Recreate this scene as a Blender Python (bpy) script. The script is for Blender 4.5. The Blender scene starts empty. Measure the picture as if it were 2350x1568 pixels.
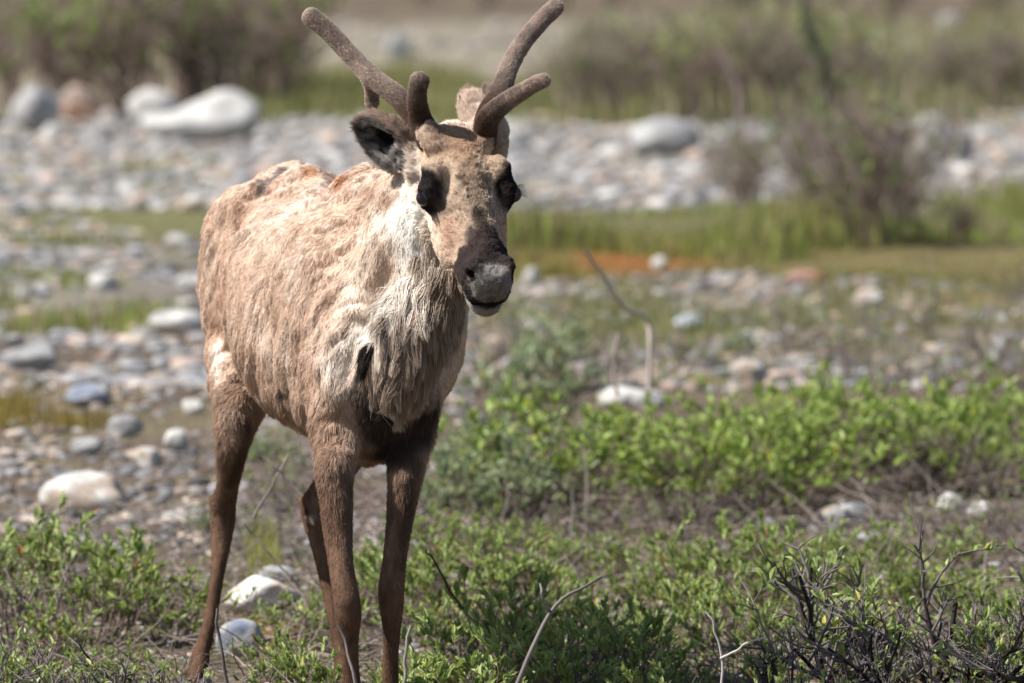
import bpy, math, random, os
import numpy as np
from mathutils import Vector, Matrix, kdtree
from mathutils.bvhtree import BVHTree

# ------------------------------------------------------------------ camera, sky, sun, exposure
SC = bpy.context.scene
COL = SC.collection
CAM_H = 1.75
FPX = 16500.0            # focal length in units of a 2350 px wide picture
PITCH = math.atan(979.0 / FPX)
cam_data = bpy.data.cameras.new('camera')
cam = bpy.data.objects.new('camera', cam_data)
COL.objects.link(cam)
cam.location = (0, 0, CAM_H)
cam.rotation_euler = (math.radians(90) - PITCH, 0, 0)
cam_data.sensor_width = 36.0
cam_data.lens = 36.0 * FPX / 2350.0
cam_data.clip_end = 2000
cam_data.dof.use_dof = True
cam_data.dof.focus_distance = 14.95
cam_data.dof.aperture_fstop = 5.4
SC.camera = cam

SUN_EL = math.radians(50)
SUN_AZ = (-0.965, -0.26)                     # towards the sun, seen from above
n_ = math.hypot(*SUN_AZ); SUN_AZ = (SUN_AZ[0]/n_, SUN_AZ[1]/n_)
world = bpy.data.worlds.new('World'); SC.world = world
world.use_nodes = True
nt = world.node_tree; nt.nodes.clear()
sky = nt.nodes.new('ShaderNodeTexSky'); sky.sky_type = 'NISHITA'; sky.sun_disc = False
sky.sun_elevation = SUN_EL; sky.sun_rotation = math.atan2(SUN_AZ[0], SUN_AZ[1])
bg = nt.nodes.new('ShaderNodeBackground'); bg.inputs['Strength'].default_value = 0.07
out = nt.nodes.new('ShaderNodeOutputWorld')
nt.links.new(sky.outputs['Color'], bg.inputs['Color']); nt.links.new(bg.outputs['Background'], out.inputs['Surface'])
sun_data = bpy.data.lights.new('sun', 'SUN'); sun_data.energy = 5.0; sun_data.angle = math.radians(0.5)
sun_data.color = (1.0, 0.965, 0.92)
sun = bpy.data.objects.new('sun', sun_data); COL.objects.link(sun)
sdir = Vector((SUN_AZ[0]*math.cos(SUN_EL), SUN_AZ[1]*math.cos(SUN_EL), math.sin(SUN_EL)))
sun.rotation_euler = sdir.to_track_quat('Z', 'Y').to_euler()
SC.view_settings.view_transform = 'Standard'; SC.view_settings.look = 'None'
SC.view_settings.exposure = 0.74; SC.view_settings.gamma = 1.0
SC.view_settings.use_curve_mapping = False
SC.cycles.use_denoising = True
SC.cycles.max_bounces = 6; SC.cycles.diffuse_bounces = 3; SC.cycles.transparent_max_bounces = 8

# ------------------------------------------------------------------ helpers
rng = np.random.default_rng(7)
random.seed(7)
cp, sp = math.cos(PITCH), math.sin(PITCH)

def ray(px, py):
    a = (px - 1175.0) / FPX; b = (784.0 - py) / FPX
    return np.array([a, cp + b * sp, -sp + b * cp])

def W(px, py, Y):                     # the point at distance Y in front of the camera seen at (px, py)
    d = ray(px, py)
    return np.array([0, 0, CAM_H]) + d * (Y / d[1])

def G(px, py, z=0.0):                 # the same on the ground
    d = ray(px, py)
    return np.array([0, 0, CAM_H]) + d * ((CAM_H - z) / -d[2])

def _hash(ix, iy, iz, seed):
    h = (ix.astype(np.int64) * 374761393 + iy.astype(np.int64) * 668265263 + iz.astype(np.int64) * 2147483647 + seed * 974634777) & 0xFFFFFFFF
    h = ((h ^ (h >> 13)) * 1274126177) & 0xFFFFFFFF
    h = (h ^ (h >> 16)) & 0xFFFFFFFF
    return h.astype(np.float64) / 4294967295.0

def vnoise(P, seed=0):                # value noise, 0..1
    P = np.asarray(P, dtype=np.float64)
    i = np.floor(P).astype(np.int64); f = P - i; f = f * f * (3 - 2 * f)
    r = 0
    for dx in (0, 1):
        wx = f[:, 0] if dx else 1 - f[:, 0]
        for dy in (0, 1):
            wy = f[:, 1] if dy else 1 - f[:, 1]
            for dz in (0, 1):
                wz = f[:, 2] if dz else 1 - f[:, 2]
                r = r + wx * wy * wz * _hash(i[:, 0] + dx, i[:, 1] + dy, i[:, 2] + dz, seed)
    return r

def fbm(P, seed=0, o=3):
    r = 0; a = 0.5; s = 0
    for k in range(o):
        r = r + a * vnoise(np.asarray(P) * (2.0 ** k), seed + k * 17); s += a; a *= 0.5
    return r / s

def sstep(a, b, x):
    t = np.clip((x - a) / (b - a), 0, 1)
    return t * t * (3 - 2 * t)

def unit(v):
    v = np.asarray(v, dtype=np.float64)
    return v / np.maximum(np.linalg.norm(v, axis=-1, keepdims=True), 1e-9)

def tag(o, label=None, cat=None, group=None, kind=None):
    if label: o['label'] = label
    if cat: o['category'] = cat
    if group: o['group'] = group
    if kind: o['kind'] = kind
    return o

def mesh_np(name, V, faces, mats=(), cols=None, smooth=True):
    """faces: list of (n,k) int arrays"""
    me = bpy.data.meshes.new(name)
    V = np.asarray(V, dtype=np.float32)
    me.vertices.add(len(V)); me.vertices.foreach_set('co', V.ravel())
    loops = np.concatenate([f.ravel() for f in faces]).astype(np.int32)
    starts = []; k0 = 0
    for f in faces:
        starts.append(k0 + np.arange(len(f)) * f.shape[1]); k0 += f.size
    starts = np.concatenate(starts).astype(np.int32)
    me.loops.add(len(loops)); me.loops.foreach_set('vertex_index', loops)
    me.polygons.add(len(starts)); me.polygons.foreach_set('loop_start', starts)
    if cols is not None:
        at = me.attributes.new('col', 'FLOAT_COLOR', 'POINT')
        c = np.ones((len(V), 4), dtype=np.float32); c[:, :3] = cols
        at.data.foreach_set('color', c.ravel())
    me.update(calc_edges=True); me.validate()
    me.polygons.foreach_set('use_smooth', np.full(len(me.polygons), smooth))
    for m in mats: me.materials.append(m)
    return me

def link(name, data, parent=None, loc=(0, 0, 0)):
    o = bpy.data.objects.new(name, data); COL.objects.link(o); o.location = loc
    if parent is not None: o.parent = parent
    return o

def new_mat(name):
    m = bpy.data.materials.new(name); m.use_nodes = True
    n = m.node_tree; n.nodes.clear()
    o = n.nodes.new('ShaderNodeOutputMaterial')
    return m, n, o

def attr_mat(name, rough=0.8, spec=0.2, bump=0.0, bscale=60.0, transl=0.0, vary=0.0, vscale=30.0, bdist=0.004, tips=0.0):
    """colour from the 'col' attribute, with small noise variation and bump"""
    m, n, o = new_mat(name)
    p = n.nodes.new('ShaderNodeBsdfPrincipled')
    a = n.nodes.new('ShaderNodeAttribute'); a.attribute_name = 'col'
    p.inputs['Roughness'].default_value = rough; p.inputs['Specular IOR Level'].default_value = spec
    colour = a.outputs['Color']
    if vary > 0 or bump > 0:
        tc = n.nodes.new('ShaderNodeTexCoord')
    if vary > 0:
        no = n.nodes.new('ShaderNodeTexNoise'); no.inputs['Scale'].default_value = vscale; no.inputs['Detail'].default_value = 5
        n.links.new(tc.outputs['Object'], no.inputs['Vector'])
        mr = n.nodes.new('ShaderNodeMapRange'); mr.inputs[1].default_value = 0.3; mr.inputs[2].default_value = 0.7
        mr.inputs[3].default_value = 1 - vary; mr.inputs[4].default_value = 1 + vary
        n.links.new(no.outputs['Fac'], mr.inputs[0])
        mx = n.nodes.new('ShaderNodeVectorMath'); mx.operation = 'SCALE'
        n.links.new(colour, mx.inputs[0]); n.links.new(mr.outputs[0], mx.inputs['Scale'])
        colour = mx.outputs[0]
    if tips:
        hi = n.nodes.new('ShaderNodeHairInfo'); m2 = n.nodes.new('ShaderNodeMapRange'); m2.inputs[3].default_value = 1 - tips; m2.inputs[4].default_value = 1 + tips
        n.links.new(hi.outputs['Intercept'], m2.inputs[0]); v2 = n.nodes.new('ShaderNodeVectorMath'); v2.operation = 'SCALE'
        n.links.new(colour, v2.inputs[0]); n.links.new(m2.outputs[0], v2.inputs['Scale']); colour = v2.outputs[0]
    n.links.new(colour, p.inputs['Base Color'])
    if bump > 0:
        nb = n.nodes.new('ShaderNodeTexNoise'); nb.inputs['Scale'].default_value = bscale; nb.inputs['Detail'].default_value = 6
        n.links.new(tc.outputs['Object'], nb.inputs['Vector'])
        b = n.nodes.new('ShaderNodeBump'); b.inputs['Strength'].default_value = bump; b.inputs['Distance'].default_value = bdist
        n.links.new(nb.outputs['Fac'], b.inputs['Height']); n.links.new(b.outputs['Normal'], p.inputs['Normal'])
    if transl > 0:
        t = n.nodes.new('ShaderNodeBsdfTranslucent'); n.links.new(colour, t.inputs['Color'])
        mix = n.nodes.new('ShaderNodeMixShader'); mix.inputs[0].default_value = transl
        n.links.new(p.outputs[0], mix.inputs[1]); n.links.new(t.outputs[0], mix.inputs[2])
        n.links.new(mix.outputs[0], o.inputs['Surface'])
    else:
        n.links.new(p.outputs[0], o.inputs['Surface'])
    return m

def s2l(r, g, b):
    return tuple(((c / 255.0 + 0.055) / 1.055) ** 2.4 if c > 10 else c / 255.0 / 12.92 for c in (r, g, b))

M_SKIN = attr_mat('coat_skin', 0.9, 0.05)
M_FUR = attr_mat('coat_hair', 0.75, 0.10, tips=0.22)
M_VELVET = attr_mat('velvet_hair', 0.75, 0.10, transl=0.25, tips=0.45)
M_STONE = attr_mat('river_stone', 0.75, 0.25, bump=0.6, bscale=14, vary=0.28, vscale=6, bdist=0.02)
M_LEAF = attr_mat('willow_leaf', 0.5, 0.35, transl=0.3)
M_BARK = attr_mat('twig_bark', 0.8, 0.2, bump=0.3, bscale=90)
M_GRASS = attr_mat('grass_blade', 0.6, 0.2, transl=0.3)
# ------------------------------------------------------------------ the caribou: one body grown from a distance field
VOX = 0.004
LO = np.array([-0.80, 14.42, -0.01]); HI = np.array([0.12, 16.46, 1.42])
NX, NY, NZ = [int(math.ceil((HI[i] - LO[i]) / VOX)) for i in range(3)]
FIELD = np.full((NX, NY, NZ), 1.0, dtype=np.float32)

def block(lo, hi):
    i0 = np.maximum(np.floor((np.array(lo) - LO) / VOX).astype(int), 0)
    i1 = np.minimum(np.ceil((np.array(hi) - LO) / VOX).astype(int) + 1, [NX, NY, NZ])
    sl = tuple(slice(a, b) for a, b in zip(i0, i1))
    xs = [(LO[i] + np.arange(i0[i], i1[i]) * VOX).astype(np.float32) for i in range(3)]
    return sl, xs[0][:, None, None], xs[1][None, :, None], xs[2][None, None, :]

def blend(sl, d, k, cut=False):
    f = FIELD[sl]
    if cut:
        h = np.clip(0.5 - 0.5 * (f + d) / k, 0, 1)
        FIELD[sl] = f * (1 - h) + (-d) * h + k * h * (1 - h)
    else:
        h = np.clip(0.5 + 0.5 * (d - f) / k, 0, 1)
        FIELD[sl] = d * (1 - h) + f * h - k * h * (1 - h)

def cone(a, b, ra, rb, k=0.02, cut=False):
    a = np.asarray(a, float); b = np.asarray(b, float); m = max(ra, rb) + k * 1.5 + 0.01
    sl, x, y, z = block(np.minimum(a, b) - m, np.maximum(a, b) + m)
    e = b - a; L2 = float(e @ e) + 1e-12
    t = np.clip(((x - a[0]) * e[0] + (y - a[1]) * e[1] + (z - a[2]) * e[2]) / L2, 0, 1)
    d = np.sqrt((x - a[0] - t * e[0]) ** 2 + (y - a[1] - t * e[1]) ** 2 + (z - a[2] - t * e[2]) ** 2) - (ra + (rb - ra) * t)
    blend(sl, d, k, cut)

def chain(pts, rad, k=0.02, cut=False):
    for i in range(len(pts) - 1): cone(pts[i], pts[i + 1], rad[i], rad[i + 1], k, cut)

def ellip(c, axes, radii, k=0.02, cut=False):
    """axes: three unit vectors (rows)"""
    c = np.asarray(c, float); A = np.asarray(axes, float); r = np.asarray(radii, float)
    m = float(max(r)) + k * 1.5 + 0.01
    sl, x, y, z = block(c - m, c + m)
    X, Y_, Z = x - c[0], y - c[1], z - c[2]
    q = 0; g = 0
    for j in range(3):
        u = X * A[j][0] + Y_ * A[j][1] + Z * A[j][2]
        q = q + (u / r[j]) ** 2; g = g + (u / r[j] ** 2) ** 2
    q = np.sqrt(q) + 1e-6; g = np.sqrt(g) + 1e-6
    blend(sl, q * (q - 1) / g, k, cut)

def limb(pts, rad, k=0.02, sub=5):
    """one smooth tapering tube through the points"""
    P = np.array(pts, float); R = np.array(rad, float); t = np.arange(len(P)); tt = np.linspace(0, len(P) - 1, (len(P) - 1) * sub + 1)
    Q = np.stack([interp(tt, t, P[:, j]).astype(float) for j in range(3)], 1); r = np.maximum(interp(tt, t, R), 0.004)
    m = float(max(r)) + k * 1.5 + 0.012
    sl, x, y, z = block(Q.min(0) - m, Q.max(0) + m)
    d = np.full(np.broadcast_shapes(x.shape, y.shape, z.shape), 9.0, dtype=np.float32)
    X0, Y0, Z0 = x.ravel(), y.ravel(), z.ravel()
    for i in range(len(Q) - 1):
        a, b = Q[i], Q[i + 1]; e = b - a; L2 = float(e @ e) + 1e-12; lo_ = np.minimum(a, b) - m; hi_ = np.maximum(a, b) + m
        sx = slice(*np.searchsorted(X0, [lo_[0], hi_[0]])); sy = slice(*np.searchsorted(Y0, [lo_[1], hi_[1]])); sz = slice(*np.searchsorted(Z0, [lo_[2], hi_[2]]))
        xx, yy, zz = x[sx], y[:, sy], z[:, :, sz]
        h = np.clip(((xx - a[0]) * e[0] + (yy - a[1]) * e[1] + (zz - a[2]) * e[2]) / L2, 0, 1)
        dd = np.sqrt((xx - a[0] - h * e[0]) ** 2 + (yy - a[1] - h * e[1]) ** 2 + (zz - a[2] - h * e[2]) ** 2) - (r[i] + (r[i + 1] - r[i]) * h)
        d[sx, sy, sz] = np.minimum(d[sx, sy, sz], dd)
    d = np.minimum(d, m)
    f = FIELD[sl]; h = np.clip(0.5 + 0.5 * (d - f) / k, 0, 1)
    FIELD[sl] = np.where(d >= m - 1e-4, f, d * (1 - h) + f * h - k * h * (1 - h))

def interp(s, S, Vv):
    """smooth (Catmull-Rom) interpolation of stations"""
    S = np.asarray(S, float); Vv = np.asarray(Vv, float)
    mm = np.gradient(Vv, S)
    i = np.clip(np.searchsorted(S, s) - 1, 0, len(S) - 2)
    h = S[i + 1] - S[i]; t = np.clip((s - S[i]) / h, 0, 1)
    t2, t3 = t * t, t * t * t
    return ((2*t3 - 3*t2 + 1) * Vv[i] + (t3 - 2*t2 + t) * h * mm[i] + (-2*t3 + 3*t2) * Vv[i+1] + (t3 - t2) * h * mm[i+1]).astype(np.float32)

def loft(org, ax, side, up, st, lo, hi, k=0.02, n=2.2, cut=False):
    """st rows: s, centre along side, half width, top, bottom (along up)"""
    sl, x, y, z = block(lo, hi)
    X, Y_, Z = x - org[0], y - org[1], z - org[2]
    s = X * ax[0] + Y_ * ax[1] + Z * ax[2]
    u = X * side[0] + Y_ * side[1] + Z * side[2]
    v = X * up[0] + Y_ * up[1] + Z * up[2]
    st = np.asarray(st, float)
    sc = np.clip(s, st[0, 0], st[-1, 0])
    cs, hw, tp, bt = [interp(sc, st[:, 0], st[:, j]) for j in (1, 2, 3, 4)]
    cv = (tp + bt) / 2; hv = (tp - bt) / 2
    uu = u - cs; vv = v - cv
    q = (np.abs(uu / hw) ** n + np.abs(vv / hv) ** n) ** (1.0 / n) + 1e-5
    r = np.sqrt(uu * uu + vv * vv)
    d = np.where(q > 0.05, r * (1 - 1 / q), -np.minimum(hw, hv))
    d = np.where(r < 1e-3, -np.minimum(hw, hv), d)
    ds = np.abs(s - sc)
    d = np.where(ds > 0, np.sqrt(np.maximum(d, 0) ** 2 + ds ** 2), d)
    blend(sl, d.astype(np.float32), k, cut)

# --- torso
TH = math.radians(12)
BF = np.array([math.sin(TH), -math.cos(TH), 0.0])          # forward
BS = np.array([math.cos(TH), math.sin(TH), 0.0])           # animal's left (to the right in the picture)
BU = np.array([0, 0, 1.0])
BO = np.array([-0.515, 16.20, 0.0])                         # rump
torso = [  # s, side offset, half width, top z, bottom z
    (-0.06, 0, 0.05, 1.05, 0.94), (-0.02, 0, 0.105, 1.112, 0.86), (0.06, 0, 0.160, 1.160, 0.79), (0.18, 0, 0.187, 1.182, 0.735),
    (0.32, 0, 0.190, 1.162, 0.695), (0.48, 0, 0.212, 1.125, 0.655), (0.64, 0, 0.222, 1.108, 0.635),
    (0.80, 0, 0.206, 1.130, 0.625), (0.94, 0, 0.178, 1.162, 0.615), (1.04, 0.0, 0.155, 1.140, 0.61), (1.14, 0.0, 0.130, 1.04, 0.635), (1.22, 0.0, 0.11, 0.95, 0.70), (1.27, 0.0, 0.05, 0.88, 0.76)]
loft(BO, BF, BS, BU, torso, (-0.80, 14.8, 0.5), (0.12, 16.4, 1.3), k=0.03, n=2.25)
def B(s, side, z): return BO + BF * s + BS * side + BU * z
# hip bones, withers, spine ridge
chain([B(0.10, 0, 1.15), B(0.3, 0, 1.150), B(0.6, 0, 1.092), B(0.8, 0, 1.12), B(0.93, 0, 1.155)], [0.03, 0.03, 0.025, 0.03, 0.035], 0.05)
for sd in (-1, 1):
    ellip(B(0.26, sd * 0.125, 1.105), np.eye(3), (0.05, 0.07, 0.04), 0.04)
    ellip(B(0.12, sd * 0.125, 0.93), [BF, BS, BU], (0.15, 0.08, 0.20), 0.06)      # thigh mass
    ellip(B(0.98, sd * 0.115, 0.90), [BF, BS, BU], (0.13, 0.065, 0.21), 0.05)     # shoulder blade
chain([B(-0.06, 0, 1.06), B(-0.10, 0, 0.99), B(-0.11, 0, 0.93)], [0.035, 0.035, 0.02], 0.03)   # tail
px2m = 14.95 / FPX
def leg(pts, k=0.02):
    P = [W(p[0], p[1], p[2]) for p in pts]; R = [max(p[3] - 2.5, 12) * p[2] / FPX for p in pts]
    limb(P, R, k)
    return P, R
# right front leg (left in the picture)
legRF = [(820, 860, 15.12, 75), (782, 960, 15.06, 60), (767, 1040, 15.02, 47), (770, 1120, 15.00, 40), (774, 1200, 14.99, 36), (782, 1300, 14.98, 30),
         (794, 1372, 14.96, 32), (799, 1412, 14.96, 33), (800, 1460, 14.97, 26), (804, 1520, 14.98, 22), (809, 1600, 14.99, 25), (812, 1650, 14.99, 30), (812, 1690, 14.96, 25)]
legLF = [(960, 860, 15.17, 75), (955, 960, 15.12, 56), (936, 1040, 15.06, 42), (926, 1120, 15.05, 36), (916, 1200, 15.04, 31), (904, 1290, 15.03, 28),
         (898, 1345, 15.02, 32), (898, 1385, 15.02, 31), (899, 1440, 15.03, 24), (897, 1510, 15.05, 20), (896, 1590, 15.06, 23), (896, 1650, 15.07, 29), (896, 1685, 15.04, 25)]
legRH = [(565, 820, 16.0, 95), (548, 910, 15.90, 62), (535, 1000, 15.88, 42), (529, 1060, 15.92, 32), (522, 1115, 15.98, 26), (512, 1160, 16.03, 31), (511, 1195, 16.04, 31),
         (507, 1250, 16.03, 25), (500, 1310, 16.01, 19), (490, 1380, 16.00, 17), (476, 1450, 15.98, 18), (462, 1500, 15.97, 23), (452, 1545, 15.94, 24), (446, 1570, 15.92, 22)]
legLH = [(830, 860, 16.05, 85), (815, 960, 15.90, 60), (795, 1040, 15.82, 44), (765, 1090, 15.88, 34), (738, 1130, 15.96, 30), (718, 1165, 16.02, 31),
         (727, 1210, 16.01, 28), (742, 1290, 15.97, 20), (757, 1370, 15.93, 18), (773, 1450, 15.90, 18), (785, 1510, 15.88, 22), (792, 1550, 15.85, 24), (796, 1575, 15.83, 22)]
LEGS = {}
for nm, L in (('RF', legRF), ('LF', legLF), ('RH', legRH), ('LH', legLH)):
    LEGS[nm] = leg(L, 0.022)
# tendons behind the cannon bones and above the hocks, the groove of the forearm
for nm in ('RF', 'LF'):
    P, R = LEGS[nm]
    limb([P[6] - BF * 0.010, P[8] - BF * 0.024, P[9] - BF * 0.024, P[10] - BF * 0.018], [0.020, 0.013, 0.012, 0.016], 0.008)
    limb([P[2] + BF * 0.008, P[4] + BF * 0.010, P[6] + BF * 0.012], [0.030, 0.020, 0.022], 0.012)
for nm in ('RH', 'LH'):
    P, R = LEGS[nm]
    limb([P[6] - BF * 0.004, P[8] - BF * 0.022, P[10] - BF * 0.018, P[11] - BF * 0.008], [0.018, 0.010, 0.010, 0.014], 0.008)
    limb([P[2] - BF * 0.045, P[3] - BF * 0.050, P[4] - BF * 0.042, P[5] - BF * 0.020], [0.016, 0.010, 0.010, 0.016], 0.008)
# hock points, tendons, dewclaws
cone(W(498, 1150, 16.10), W(506, 1215, 16.08), 0.017, 0.014, 0.02)
cone(W(703, 1150, 16.08), W(712, 1215, 16.07), 0.017, 0.013, 0.02)
for nm in ('RF', 'LF', 'RH', 'LH'):
    P, R = LEGS[nm]
    for sd in (-1, 1):
        c = P[-2] + BS * 0.015 * sd - BF * 0.028 + BU * 0.0
        cone(c, c - BU * 0.03, 0.010, 0.006, 0.008)
# breast, brisket, neck
ellip(B(1.10, -0.008, 0.80), [BF, BS, BU], (0.11, 0.118, 0.17), 0.06)
ellip(B(1.04, 0.0, 0.675), [BF, BS, BU], (0.10, 0.085, 0.075), 0.04)
NECK = [W(890, 760, 15.30), W(925, 690, 15.16), (W(975, 590, 15.04)), W(1015, 500, 14.96), W(1040, 420, 14.93)]
chain(NECK, [0.155, 0.130, 0.100, 0.086, 0.072], 0.05)
chain([W(850, 470, 15.32), W(930, 480, 15.10), W(1010, 420, 14.97)], [0.075, 0.06, 0.05], 0.05)
limb([W(935, 470, 15.06), W(920, 560, 15.04), W(905, 650, 15.06)], [0.058, 0.075, 0.07], 0.05)
# hanging mane under the throat and on the breast
chain([W(1005, 650, 14.93), W(955, 740, 14.93), W(930, 830, 14.94), W(922, 905, 14.97)], [0.055, 0.066, 0.052, 0.024], 0.05)

# --- head
HP = W(1051, 300, 14.84); HN = W(1139, 648, 14.60)
HA = unit(HN - HP)
side0 = np.array([math.cos(math.radians(17)), math.sin(math.radians(17)), 0.045])
HS = unit(side0 - HA * (side0 @ HA))
HU = np.cross(HS, HA); HU = HU if HU[1] < 0 else -HU
def Hd(t, sd, v): return HP + HA * t + HS * sd + HU * v
hl = float(np.linalg.norm(HN - HP))
head = [(-0.045, 0, 0.030, -0.03, -0.08), (-0.02, 0, 0.058, -0.008, -0.10), (0.02, 0, 0.067, 0.006, -0.125), (0.07, 0, 0.071, 0.014, -0.145), (0.12, 0, 0.068, 0.016, -0.155), (0.165, 0, 0.059, 0.012, -0.155),
        (0.21, 0, 0.052, 0.006, -0.145), (0.25, 0, 0.048, 0.002, -0.125), (0.29, 0, 0.044, 0.001, -0.105), (0.325, 0, 0.041, 0.001, -0.092), (0.355, 0, 0.042, -0.002, -0.084), (0.375, 0, 0.038, -0.010, -0.076), (0.39, 0, 0.028, -0.022, -0.062)]
loft(HP, HA, HS, HU, head, HP - 0.28 + np.array([0, -0.05, -0.2]), HP + 0.28 + np.array([0, 0.1, 0]), k=0.025, n=2.15)
for sd in (-1, 1):
    ellip(Hd(0.098, sd * 0.068, -0.012), [HA, HS, HU], (0.034, 0.026, 0.026), 0.016)     # brow
    ellip(Hd(0.132, sd * 0.080, -0.038), [HA, HS, HU], (0.036, 0.024, 0.034), 0.012)     # orbit
    ellip(Hd(0.19, sd * 0.050, -0.090), [HA, HS, HU], (0.085, 0.020, 0.055), 0.03)
    chain([Hd(0.165, sd * 0.066, -0.048), Hd(0.22, sd * 0.052, -0.050)], [0.014, 0.008], 0.014)      # cheek bone       # cheek
    ellip(Hd(0.348, sd * 0.034, -0.010), [HA, HS, HU], (0.026, 0.017, 0.017), 0.010)     # nostril wing
    ellip(Hd(0.32, sd * 0.038, -0.055), [HA, HS, HU], (0.045, 0.016, 0.032), 0.02)        # lip
    cone(Hd(-0.005, sd * 0.058, -0.015), Hd(0.03, sd * 0.052, -0.012), 0.026, 0.02, 0.02)  # pedicle
ellip(Hd(0.372, 0, -0.032), [HA, HS, HU], (0.028, 0.043, 0.032), 0.014)                   # muzzle pad
# lower jaw and chin
chain([Hd(0.17, 0, -0.135), Hd(0.27, 0, -0.112), Hd(0.345, 0, -0.096), Hd(0.370, 0, -0.092)], [0.045, 0.034, 0.031, 0.031], 0.010)
cone(Hd(0.30, 0, -0.078), Hd(0.398, 0, -0.068), 0.001, 0.004, 0.008, cut=True) if False else None
for sd in (-1, 1):
    ellip(Hd(0.368, sd * 0.046, -0.012), unit(np.array([HA + HS * sd * 0.6 - HU * 0.3, HS - HA * sd * 0.6, HU])), (0.020, 0.010, 0.011), 0.006, cut=True)  # nostril
for sd in (-1, 1):
    ellip(Hd(0.366, sd * 0.026, -0.068), [HA, HS, HU], (0.024, 0.018, 0.017), 0.012)      # drooping upper lip
ellip(Hd(0.374, 0, -0.094), [HA, HS, HU], (0.022, 0.030, 0.017), 0.006)               # lower lip
# --- ears (cupped)
def ear(base, tip, wdir, ndir, wid, k=0.012):
    ax = unit(tip - base); L = np.linalg.norm(tip - base)
    wv = unit(wdir - ax * (wdir @ ax)); nv = unit(ndir - ax * (ndir @ ax) - wv * (ndir @ wv))
    c = base + ax * L * 0.54
    ellip(c, [ax, wv, nv], (L * 0.56, wid, wid * 0.62), k)
    ellip(c + nv * wid * 0.42 + ax * L * 0.03, [ax, wv, nv], (L * 0.50, wid * 0.84, wid * 0.70), 0.006, cut=True)
    cone(base, base + ax * L * 0.22, 0.036, 0.026, 0.02)
    return ax, wv, nv
EARR = ear(W(962, 378, 14.92), W(842, 290, 14.98), np.array([0.5, 0, -0.86]), np.array([0.1, -1.0, -0.1]), 0.054)
EARL = ear(W(1120, 300, 14.95), W(1080, 222, 15.02), np.array([1.0, 0.1, 0.2]), np.array([0.5, 0.9, 0.1]), 0.034)
ellip(W(1140, 335, 14.93), np.eye(3), (0.022, 0.03, 0.04), 0.02)

# --- surface nets
def surface(F, lo, vox):
    ins = F < 0
    a = ins[:-1, :-1, :-1]
    cnt = np.zeros(a.shape, dtype=np.uint8)
    for dx in (0, 1):
        for dy in (0, 1):
            for dz in (0, 1):
                cnt += ins[dx:ins.shape[0] - 1 + dx, dy:ins.shape[1] - 1 + dy, dz:ins.shape[2] - 1 + dz]
    cells = np.argwhere((cnt > 0) & (cnt < 8))
    idx = np.full(a.shape, -1, dtype=np.int32); idx[cells[:, 0], cells[:, 1], cells[:, 2]] = np.arange(len(cells))
    acc = np.zeros((len(cells), 3)); num = np.zeros(len(cells))
    C = [(x, y, z) for x in (0, 1) for y in (0, 1) for z in (0, 1)]
    val = {c: F[cells[:, 0] + c[0], cells[:, 1] + c[1], cells[:, 2] + c[2]].astype(np.float64) for c in C}
    for i, c in enumerate(C):
        for d in C[i + 1:]:
            if sum(abs(c[j] - d[j]) for j in range(3)) != 1: continue
            m = (val[c] < 0) != (val[d] < 0)
            t = np.where(m, val[c] / np.where(m, val[c] - val[d], 1), 0)
            for j in range(3): acc[:, j] += np.where(m, c[j] + t * (d[j] - c[j]), 0)
            num += m
    V = lo + (cells + acc / num[:, None]) * vox
    Q = []
    for ax in range(3):
        n1 = [slice(1, -1)] * 3; n2 = [slice(1, -1)] * 3
        n1[ax] = slice(0, -1); n2[ax] = slice(1, None)
        s0 = ins[tuple(n1)]; s1 = ins[tuple(n2)]
        e = np.argwhere(s0 != s1)
        off = np.ones(3, int); off[ax] = 0
        e = e + off
        flip = ins[e[:, 0], e[:, 1], e[:, 2]]
        u, v = (ax + 1) % 3, (ax + 2) % 3
        U = np.zeros(3, int); U[u] = 1; Vv = np.zeros(3, int); Vv[v] = 1
        q = [e - U - Vv, e - Vv, e, e - U]
        q = np.stack([idx[p[:, 0], p[:, 1], p[:, 2]] for p in q], axis=1)
        q[~flip] = q[~flip][:, ::-1]
        Q.append(q)
    Q = np.concatenate(Q); Q = Q[(Q >= 0).all(1)]
    return V, Q

def vnormals(V, Q):
    n = np.cross(V[Q[:, 2]] - V[Q[:, 0]], V[Q[:, 3]] - V[Q[:, 1]])
    N = np.zeros_like(V)
    for j in range(4):
        for c in range(3): N[:, c] += np.bincount(Q[:, j], n[:, c], len(V))
    return unit(N)

BV, BQ = surface(FIELD, LO, VOX)
del FIELD
# light smoothing
for it in range(3):
    acc = np.zeros_like(BV); num = np.zeros(len(BV))
    for j in range(4):
        a, b = BQ[:, j], BQ[:, (j + 1) % 4]
        for c in range(3):
            acc[:, c] += np.bincount(a, BV[b, c], len(BV)) + np.bincount(b, BV[a, c], len(BV))
        num += np.bincount(a, minlength=len(BV)) + np.bincount(b, minlength=len(BV))
    BV = BV * 0.5 + 0.5 * acc / num[:, None]
BN = vnormals(BV, BQ)

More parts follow.
